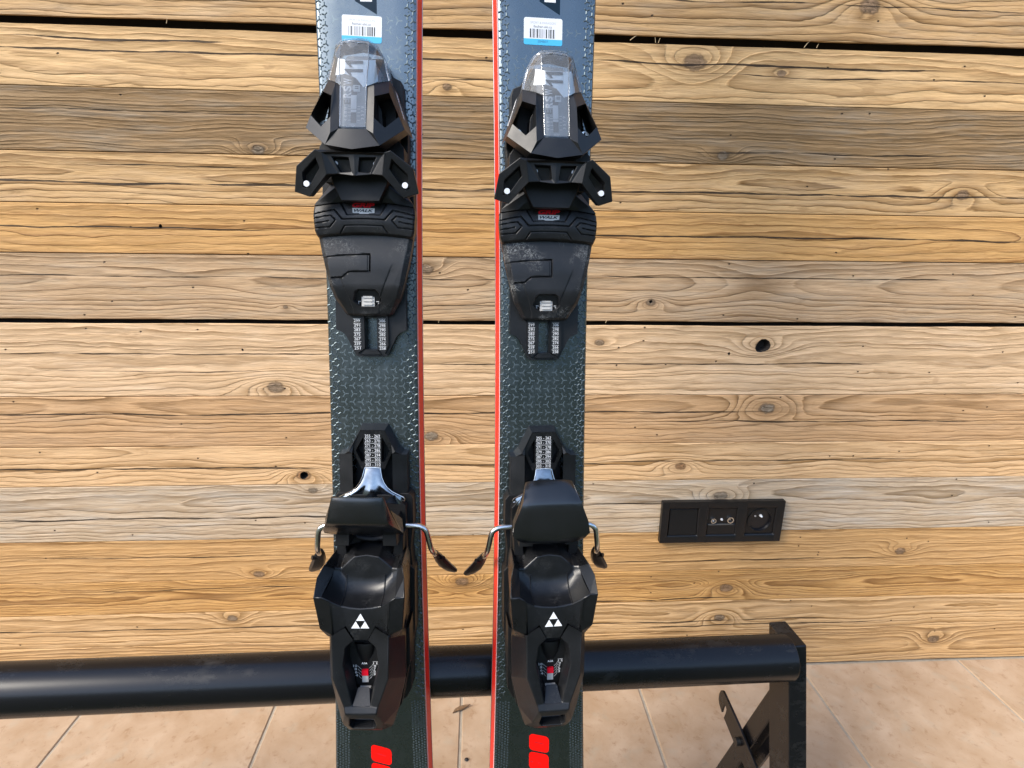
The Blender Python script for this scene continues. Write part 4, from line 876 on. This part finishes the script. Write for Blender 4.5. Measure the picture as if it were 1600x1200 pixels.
# --- heel piece ------------------------------------------------------------------
def f_heel(mb):
    A0, A1, A2, A3 = (0, -189, 42.8), (10, -190.2, 44.0), (20.4, -200, 43.4), (25, -199.1, 45.3)
    B0, B1 = (0, -207.2, 44.4), (15.2, -204.5, 45.5)
    C0, C1, C15, C2 = (0, -222.2, 65.8), (15.5, -220.2, 65.4), (22, -214.6, 69.6), (27.7, -209.2, 73.4)
    s0, s1, s2, s3, s4 = (30.2, -191.5, 56), (33.4, -198, 65), (34.8, -211.2, 70.8), (32.2, -239, 66), (27.6, -247, 62.5)
    L2, L1, T = (21.4, -242.5, 69.2), (11.3, -235.4, 67.9), (5.4, -247.2, 67.4)
    up = [B0, (8, -206.6, 44.7), B1, A2, A3]; lo = [C0, (8, -221.8, 65.4), C1, C15, C2]
    rows = []
    for i in range(9):
        t = i / 8; r = []
        for a, b in zip(up, lo):
            # concave sweep: leaves the flap flat, ends steep under the brow
            r.append((a[0] + (b[0] - a[0]) * t, a[1] + (b[1] - a[1]) * (1 - (1 - t) ** 1.9), a[2] + (b[2] - a[2]) * t ** 1.75))
        rows.append(r)
    n = 5; V = [p for r in rows for p in r]; F = [(i * n + k, i * n + k + 1, (i + 1) * n + k + 1, (i + 1) * n + k) for i in range(8) for k in range(4)]
    k0 = len(V); V += [A0, A1, s0, s1, s2, s3, s4, L2, L1, T, (0, -247.2, 67.4), (0, -231, 67)]
    iA0, iA1, i0, i1, i2, i3, i4, iL2, iL1, iT, iT0, iM = range(k0, k0 + 12)
    last = 8 * n
    F += [(iA0, iA1, 3, 2, 1, 0), (4, i0, i1, i2, last + 4), (last, last + 1, last + 2, iL1, iM), (iM, iL1, iT, iT0), (last + 2, last + 3, iL2, iL1), (last + 3, last + 4, i2, i3, iL2), (i3, i4, iL2)]
    for r in (1, 2, 3, 4, 5, 6, 7): pass
    F += [tuple([4] + [i * n + 4 for i in range(1, 8)] + [last + 4]) ] if False else []
    # outer shell down to the base
    k1 = len(V); V += [(28.6, -192.5, 14), (30.0, -200, 12), (30.4, -213, 12), (29.6, -240, 12), (26.6, -254, 12), (0, -186, 22), (10, -187, 22), (21, -191, 22), (26, -190.5, 22)]
    b0, b1, b2, b3, b4, t0, t1, t2, t3 = range(k1, k1 + 9)
    F += [(i0, i1, b1, b0), (i1, i2, b2, b1), (i2, i3, b3, b2), (i3, i4, b4, b3), (iA0, iA1, t1, t0), (iA1, 3, t2, t1), (3, 4, t3, t2), (4, i0, b0, t3)]
    mb.sym(V, F)
def f_scoop_rib(mb, s):
    if True:
        up = Vector((s * 15.2, -204.5, 45.5)); lo = Vector((s * 15.5, -220.2, 65.4)); P = []
        for i in range(9):
            t = i / 8; P.append((up.x + (lo.x - up.x) * t, up.y + (lo.y - up.y) * (1 - (1 - t) ** 1.9) + .1, up.z + (lo.z - up.z) * t ** 1.75 + .1))
        mb.tube(P, .55, 6)
def f_emblem(mb):
    a = Vector((0, -225.6, 66.55)); b = Vector((-7.2, -237.3, 68.05)); c = Vector((7.0, -237.3, 68.05)); g = .05
    ab, ac, bc = (a + b) / 2, (a + c) / 2, (b + c) / 2; up = Vector((0, .1, .35))
    for t in ((a, ab, ac), (ab, b, bc), (ac, bc, c)):
        m_ = (t[0] + t[1] + t[2]) / 3; mb.add([m_ + (p - m_) * .94 + up for p in t], [(0, 1, 2)])
def f_lever(mb):
    O = [(11.6, -236.0, 69.6), (22.0, -242.8, 71.0), (21.4, -277, 72.4), (13.2, -300.5, 73.4), (12.2, -305.2, 74.6)]
    I = [(5.5, -247.4, 68.4), (11.8, -253, 69.2), (13.8, -268, 69.6), (7.0, -301, 71.8), (0, -301, 71.8)]
    Lw = [(5.0, -249, 57), (10.8, -254, 54), (12.4, -268, 53), (6.0, -294, 60), (0, -294, 60)]
    Sd = [(24, -243.6, 66), (29.2, -250.5, 58), (30.8, -256, 46), (30.8, -293, 47), (25.2, -319, 48), (19.6, -337.5, 47), (13.8, -340.4, 46)]
    P = [(9.2, -310.8, 72.8), (10.6, -320.2, 68.4), (8.2, -324.0, 66.8), (0, -324.0, 66.8), (0, -310.8, 73.0)]
    Pi = [(8.4, -312, 62), (9.6, -319, 60), (7.6, -321.6, 59), (0, -321.6, 59), (0, -312, 62)]
    E = [(16.2, -320, 66.5), (12.6, -330.5, 60.0), (0, -331, 60.0), (0, -305.2, 74.8)]
    V = O + I + Lw + Sd + P + Pi + E; o, i_, l, s, p, q, e = 0, 5, 10, 15, 22, 27, 32
    F = [(o, o + 1, i_ + 1, i_), (o + 1, o + 2, i_ + 2, i_ + 1), (o + 2, o + 3, i_ + 3, i_ + 2), (o + 3, o + 4, e + 3, i_ + 4, i_ + 3)]
    F += [(i_ + k, i_ + k + 1, l + k + 1, l + k) for k in range(4)]
    F += [(o + 1, s, s + 1, s + 2, s + 3, o + 2) if False else (o + 1, s + 1, s + 2), (o + 1, s, s + 1), (o + 1, s + 2, s + 3, o + 2), (o + 2, s + 3, s + 4, o + 3), (o + 3, s + 4, e, o + 4)]
    F += [(o + 4, e, p + 1, p), (o + 4, p, p + 4, e + 3), (e, e + 1, p + 2, p + 1), (e + 1, e + 2, p + 3, p + 2), (s + 4, s + 5, e), (e, s + 5, e + 1), (s + 5, s + 6, e + 1)]
    F += [(p + k, p + k + 1, q + k + 1, q + k) for k in range(3)] + [(p + 4, p, q, q + 4), (q, q + 1, q + 2, q + 3, q + 4)]
    k = len(V); V += [(0, -340.6, 46)]; F += [(s + 6, k, e + 2, e + 1)]
    k = len(V); V += [(x * .93, y + (2 if y < -330 else 0), 24) for x, y, z in Sd] + [(0, -338, 24)]
    F += [(s + j, s + j + 1, k + j + 1, k + j) for j in range(6)] + [(s + 6, k - 1, k + 7, k + 6)]
    k = len(V); V += [(24.2, -243, 62)]; F += []
    mb.sym(V, F)
def f_heel_base(mb):
    mb.prism(sym_loop([(26, -205), (34.6, -214), (34.8, -270), (31.8, -287), (31, -326), (26.6, -335), (14.6, -343.6)]), -.3, 16, .8)
    mb.prism(sym_loop([(24, -210), (30.5, -240), (30.5, -292), (24, -318), (16, -330)]), 15, 34, 1.2)
    for s in (-1, 1):   # slatted flank beside the lever
        mb.prism([(s * 27, -258), (s * 32.6, -252), (s * 33.0, -290), (s * 28.5, -300)], 15, 36, 1.5); mb.prism([(s * 25.5, -300), (s * 30.6, -296), (s * 26.0, -324), (s * 21.0, -331)], 15, 40, 1.5)
def f_dial(mb):
    mb.grid([[(-13, -249, 55), (13, -249, 55)], [(-13, -300, 55.4), (13, -300, 55.4)]])
    rows = []
    for v, w, h in ((-256.6, 8.4, 57.4), (-258, 8.2, 57.8), (-266, 6.6, 57.4), (-276, 3.2, 56.2)):
        rows.append([(w * math.sin(a), v, h - 3 + 5.0 * (w / 8.4) * math.cos(a) * .9) for a in frange(-1.45, 1.45, 15)])
    mb.grid(rows)
def f_dial_ramp(mb): mb.add([(-4.2, -291.2, 62.0), (4.2, -291.2, 62.0), (7.0, -301, 71.7), (-7.0, -301, 71.7)], [(0, 1, 2, 3)])
def f_dial_red(mb): mb.box(-2.6, 2.5, -284.6, -280.0, 55.2, 57.4)
def f_dial_grey(mb): mb.box(-2.5, 2.4, -290.8, -285.0, 55.2, 56.6); mb.box(-4.2, 4.3, -295.8, -294.6, 55.2, 57.0)
def f_dial_text(mb):
    text(mb, 'A1A', (-.2, -273.6, 57.6), (1, 0, 0), (0, 1, -.1), 1.6, 4.6, bold=.03)
    z = 56.2
    for k, t in enumerate(('10', '8', '6', '4')): text(mb, t, (-8.0 + k * .35, -276.8 - k * 2.75, z), (1, 0, 0), (0, 1, 0), 2.0, 3.0 if k == 0 else 1.9, bold=0)
    for k, t in enumerate(('11', '9', '7', '5', '3')): text(mb, t, (7.9 - k * .18, -274.6 - k * 2.35, z), (1, 0, 0), (0, 1, 0), 1.9, 2.8 if k == 0 else 1.9, bold=0)
    for k in range(4):
        v = -276.8 - k * 2.75; mb.tube([(-6.0 + k * .2, v, z - .1), (-4.6, v - 1.5, z - .1), (-3.0, v - 3.0, z - .1)], .1, 4)
    for k in range(5):
        v = -274.6 - k * 2.35; mb.tube([(6.4 - k * .2, v - .4, z - .1), (5.0, v - 2.6, z - .1), (3.0, v - 4.4, z - .1)], .1, 4)
    for a, b in (((6.0, -273.2), (9.9, -273.2)), ((9.9, -273.2), (9.9, -276.0))): mb.tube([(*a, z - .1), (*b, z - .1)], .1, 4)

def build_ski(idx, mw, label, off, dv, ang, sticker, number):
    ski = thing('ski', label, 'ski', mw, 'pair of skis leaning on the rack rail')
    R = ski_rows(off)
    def part(key, fn, name, mat, parent=ski, **kw): return build_once(key, fn, name, MAT[mat], parent, **kw)
    def both(key, fn, name, mat, parent, **kw):
        for s in (-1, 1): part(key + str(s), lambda mb, s=s: fn(mb, s), name, mat, parent, **kw)
    # board
    mb = MB(); strip(mb, R, off, [(-1, -1.7, lambda t: -1.5), (-1, -2.6, lambda t: -.35), (-1, -4.2, lambda t: 0), (-1, -20, lambda t: 0), (1, -20, lambda t: 0), (1, -4.2, lambda t: 0), (1, -2.6, lambda t: -.35), (1, -1.7, lambda t: -1.5)])
    mb.build('top_sheet', MAT['ski_top'], ski, TK, smooth=True, angle=50)
    inner = 1 if idx == 0 else -1
    for s in (-1, 1):
        q = 1.2 if s == inner else -1.2
        a = MB(); strip(a, R, off, [(s, -1.7, lambda t: -1.5), (s, -1.2, lambda t: -2.3), (s, -1.2, lambda t: -2.8)]); sw = MB(); strip(sw, R, off, [(s, -1.2, lambda t: -2.8), (s, q, lambda t: -t + 2.0)])
        e = MB(); strip(e, R, off, [(s, q, lambda t: -t + 2.0), (s, q + .3, lambda t: -t + 1.9), (s, q + .3, lambda t: -t)])
        sd = sw.build('sidewall', MAT['red_wall'] if s == inner else MAT['plastic'], ski, TK, smooth=True, angle=50); a.build('edge_line', MAT['pink_line'] if s == inner else MAT['emboss'], sd, TK, smooth=True); e.build('steel_edge', MAT['rim'], sd, TK)
    mb = MB(); strip(mb, R, off, [(-1, 1.5, lambda t: -t), (1, 1.5, lambda t: -t)]); mb.build('base', plain('black_ski_base', (.01, .01, .01), .4), ski, TK)
    mb = MB(); bands(mb, off); mb.build('embossed_pattern', MAT['emboss'], ski, TK, merge=False)['kind'] = 'stuff'
    mb = MB(); tris(mb, off); mb.build('star_print', MAT['tri_print'], ski, TK, merge=False)['kind'] = 'stuff'
    # printed block with the first letter of the maker's name
    x0, x1 = off - 8.2 + (0 if idx == 0 else 2.2), off + 8.4 + (0 if idx == 0 else 2.0)
    mb = MB(); mb.add([(x1, 230.6 + dv, .05), (x1, 400, .05), (x0, 400, .05), (x0, 239.8 + dv, .05)], [(0, 1, 2, 3)]); sb = mb.build('name_block', MAT['slab'], ski, TK)
    mb = MB(); text(mb, 'FISCHER', ((x0 + x1) / 2 + .2, 239.6 + dv, .1), (0, 1, 0), (-1, 0, 0), 9.2, 96, 'l', bold=.05); mb.build('name_print', MAT['white'], sb, TK)
    # big red number near the tail
    mb = MB(); n0 = (-394.2 if idx == 0 else -384.6)
    def blob(vt, hgt, sl=0.30):
        pts = []; cw = 9.4; r = 3.8
        for cx, cy, a0 in ((cw - r, -r, 90), (cw - r, -hgt + r, 0), (-cw + r, -hgt + r, -90), (-cw + r, -r, -180)):
            for k in range(6):
                a = math.radians(a0 - k * 18); pts.append((cx + r * math.cos(a), cy + r * math.sin(a)))
        return [(x + (-.9 if idx == 0 else .9), y - x * sl + vt - 2.6, .09) for x, y in pts]
    b1 = blob(n0, 17.0); mb.add(b1, [tuple(range(len(b1)))]); b2 = blob(n0 - 18.6, 18); mb.add(b2, [tuple(range(len(b2)))])
    nm = mb.build('number_print', MAT['red_print'], ski, TK)
    mb = MB(); uo = -.9 if idx == 0 else .9
    mb.add([(uo - 4.4, n0 - 9.2, .13), (uo + 4.2, n0 - 12.0, .13), (uo + 4.2, n0 - 12.4, .13), (uo - 4.4, n0 - 9.5, .13)], [(0, 1, 2, 3)])
    for k in (-1, 1): mb.add([(uo - 3.2 + k * 3.6 - 1.4, n0 - 30 - k * 1.1, .13), (uo - 3.2 + k * 3.6 + 1.4, n0 - 31 - k * 1.1, .13), (uo - 3.2 + k * 3.6 + 1.4, n0 - 31.4 - k * 1.1, .13), (uo - 3.2 + k * 3.6 - 1.4, n0 - 30.3 - k * 1.1, .13)], [(0, 1, 2, 3)])
    mb.add([(uo + .2, n0 - 20.0, .13), (uo + 1.9, n0 - 20.2, .13), (uo + 1.1, n0 - 21.6, .13)], [(0, 1, 2)])
    mb.build('number_gap', MAT['slab'], nm, TK)
    # barcode sticker
    (sx, sy, sw_, sh, rot) = sticker; ca, sa = math.cos(rot), math.sin(rot)
    def Q(x, y, z): return (sx + x * ca - y * sa, sy + x * sa + y * ca, z)
    def rr(x0, x1, y0, y1, r, z, corners):
        out = []
        for cx, cy, a0, on in ((x1 - r, y1 - r, 0, corners[0]), (x0 + r, y1 - r, 90, corners[1]), (x0 + r, y0 + r, 180, corners[2]), (x1 - r, y0 + r, 270, corners[3])):
            if on: out += [Q(cx + r * math.cos(math.radians(a0 + k * 18)), cy + r * math.sin(math.radians(a0 + k * 18)), z) for k in range(6)]
            else: out += [Q(x1 if a0 in (0, 270) else x0, y1 if a0 in (0, 90) else y0, z)]
        return out
    p = rr(-sw_ / 2, sw_ / 2, -sh / 2 + 4.5, sh / 2, 1.6, .22, (1, 1, 0, 0)); n = len(p)
    st = MB().add(p + [(a, b, .02) for a, b, c in p], [tuple(range(n))] + [(i, (i + 1) % n, n + (i + 1) % n, n + i) for i in range(n)]).build('barcode_sticker', MAT['paper'], ski, TK)
    p = rr(-sw_ / 2, sw_ / 2, -sh / 2, -sh / 2 + 4.5, 1.6, .22, (0, 0, 1, 1)); n = len(p)
    MB().add(p + [(a, b, .02) for a, b, c in p], [tuple(range(n))] + [(i, (i + 1) % n, n + (i + 1) % n, n + i) for i in range(n)]).build('colour_band', MAT['cyan'], st, TK)
    rb = random.Random(11 + idx); x = -10.6; mb = MB(); g = MB()
    while x < 9.8:
        w = rb.choice((.35, .35, .7, 1.0)); tgt = mb if rb.random() < .72 else g; tgt.add([Q(x, -4.8, .26), Q(x + w, -4.8, .26), Q(x + w, 1.8, .26), Q(x, 1.8, .26)], [(0, 1, 2, 3)]); x += w + rb.choice((.35, .5, .7, 1.0))
    mb.build('barcode', MAT['ink'], st, TK); g.build('barcode', MAT['pale_ink'], st, TK)
    X = Vector((ca, sa, 0)); Y = Vector((-sa, ca, 0))
    mb = MB(); text(mb, 'SPORT & PARAGON', Q(-.2, 6.3, .26), X, Y, 1.6, 20, bold=0); mb.build('shop_line', MAT['pale_ink'], st, TK)
    mb = MB(); text(mb, 'fischer-ski.cz', Q(-.4, 3.6, .26), X, Y, 1.9, 14.6, bold=.01); mb.build('web_line', MAT['mid_ink'], st, TK)
    mb = MB(); text(mb, number, Q(-.2, -7.3, .26), X, Y, 1.8, 8.4, bold=0); mb.build('stock_number', MAT['navy_ink'], st, TK)
    # toe piece
    toe = bevel(part('toe_base', f_toe_base, 'toe_piece', 'plastic_dark'), .5, 2)
    cap = part('cap', f_cap, 'housing', 'plastic', toe); 
    if not cap.modifiers: bevel(cap, .8, 3, 16)
    both('brand', f_brand, 'maker_lettering', 'white', toe, merge=False)
    part('win', f_window_panel, 'window_panel', 'window_panel', toe); part('winw', f_win_white, 'window_print', 'white', toe, merge=False); part('wing', f_win_grey, 'window_print', 'grey_print', toe, merge=False); part('wins', f_win_slider, 'setting_slider', 'white', toe)
    part('core', f_dome_core, 'inner_block', 'grey_plastic', toe); part('dlab', f_dome_label, 'dome_label', 'dome_label', toe); part('dtxt', f_label_text, 'number_print', 'grey_print', toe, merge=False)
    part('cover', f_cover, 'clear_cover', 'clear', toe); part('rim', f_dome_rim, 'cover_rim', 'clear', toe, smooth=True)
    both('screw', f_screw, 'screw_head', 'steel', toe); both('slot', f_screw_slot, 'screw_recess', 'plastic_dark', toe)
    jw = part('jaw', f_jaw, 'toe_jaw', 'plastic')
    if not jw.modifiers: bevel(jw, 1.0, 3, 18)
    both('pin1', f_jaw_pins, 'pin', 'pin', jw, smooth=True); both('pin2', f_jaw_pins2, 'pin', 'pin', jw, smooth=True)
    # sole plates
    mesh_key = 'plate'
    gp = part('grip', f_grip, 'grip_pad', 'plastic_grip', ski, smooth=True, angle=60)
    bevel(part('gslope', f_grip_slope, 'hood', 'plastic', gp), .5, 2) if 'gslope' not in MESH else part('gslope', f_grip_slope, 'hood', 'plastic', gp)
    part('gwr', f_gw_red, 'red_lettering', 'crimson', gp, merge=False); part('gww', f_gw_white, 'white_tag', 'white', gp); part('gwk', f_gw_walk, 'tag_lettering', 'slab', gp, merge=False)
    pl = part('plate%d' % idx, f_plate, 'sole_plate', 'plastic_grip' if idx == 0 else 'plastic_scuffed', ski, smooth=True, angle=40)
    part('pslide', f_plate_slider, 'height_slider', 'slider', pl); part('pmark', f_plate_marks, 'slider_marks', 'white', pl, merge=False)
    er = part('ears', f_ears, 'toe_track', 'plastic'); both('rib', f_ear_rib, 'scale_rib', 'plastic', er); part('rend', f_ear_end, 'scale_rib', 'plastic', er); part('eart', f_ear_text, 'size_numbers', 'white', er, merge=False)
    # heel
    tk = part('track', f_track, 'heel_track', 'plastic'); part('bed', f_track_bed, 'number_bed', 'plastic_smooth', tk); part('trt', f_track_text, 'size_numbers', 'white', tk, merge=False)
    cl = part('clip', f_clip, 'spring_clip', 'clip', ski, smooth=True, angle=70); part('clipe', f_clip_edge, 'clip_edge', 'steel', cl, smooth=True)
    bk = part('brake', f_brake_body, 'brake', 'plastic_dark'); bevel(bk, .5, 2) if not bk.modifiers else None
    for s in (-1, 1):
        part('arm%d' % s, f_arm(s), 'brake_arm', 'steel', bk, smooth=True, angle=60); part('pad%d' % s, f_pad(s), 'brake_tip', 'plastic_smooth', bk, smooth=True, angle=28)
    pd = MB(); pedal(ang)(pd); po = pd.build('pedal', MAT['plastic_pedal'], bk, TK, smooth=True, angle=48)
    hb = part('hbase', f_heel_base, 'heel_piece', 'plastic_dark'); bevel(hb, .5, 2) if not hb.modifiers else None
    he = part('heel', f_heel, 'heel_cup', 'plastic_smooth', hb); bevel(he, 1.1, 3, 20) if not he.modifiers else None
    both('srib', f_scoop_rib, 'rib', 'plastic_smooth', hb, smooth=True)
    part('emb', f_emblem, 'triangle_emblem', 'white', hb)
    lv = part('lever', f_lever, 'heel_lever', 'plastic', hb); bevel(lv, 1.0, 3, 14) if not lv.modifiers else None
    part('dial', f_dial, 'dial', 'plastic_dark', hb, smooth=True); part('ramp', f_dial_ramp, 'dial_ramp', 'plastic_smooth', hb); part('dred', f_dial_red, 'dial_mark', 'crimson', hb); part('dgrey', f_dial_grey, 'dial_slider', 'slider', hb); part('dtext', f_dial_text, 'dial_numbers', 'white', hb, merge=False)
    return ski

def pose(cols, t):
    """columns u, v, h of the ski in wall coordinates and the position of its middle -> matrix with the origin at the tail"""
    u, v, h = (D(*[cols[r][k] for r in range(3)]) for k in range(3)); p = W(*t) - v * (VT * MM)
    return Matrix(((u.x, v.x, h.x, p.x), (u.y, v.y, h.y, p.y), (u.z, v.z, h.z, p.z), (0, 0, 0, 1)))
P0 = pose([[0.9993, 0.0071, -0.0377], [-0.002, 0.9911, 0.1334], [0.0383, -0.1332, 0.9903]], (-87.13, -78.84, -479.82))
P1 = pose([[0.9984, -0.0034, 0.0558], [-0.0044, 0.9903, 0.1388], [-0.0557, -0.1389, 0.9887]], (53.69, -81.88, -480.73))
build_ski(0, P0, 'left ski, its brake pedal tilted up steeply, red edge on its right side', -0.8, 0, 52, (-4.2, 219.9, 30.7, 19.4, -.033), '204811')
build_ski(1, P1, 'right ski, its scuffed binding with broad flat brake pedal, red edge on its left', 1.0, 8.4, 3, (-1.9, 226.3, 30.7, 20.0, -.002), '204807')
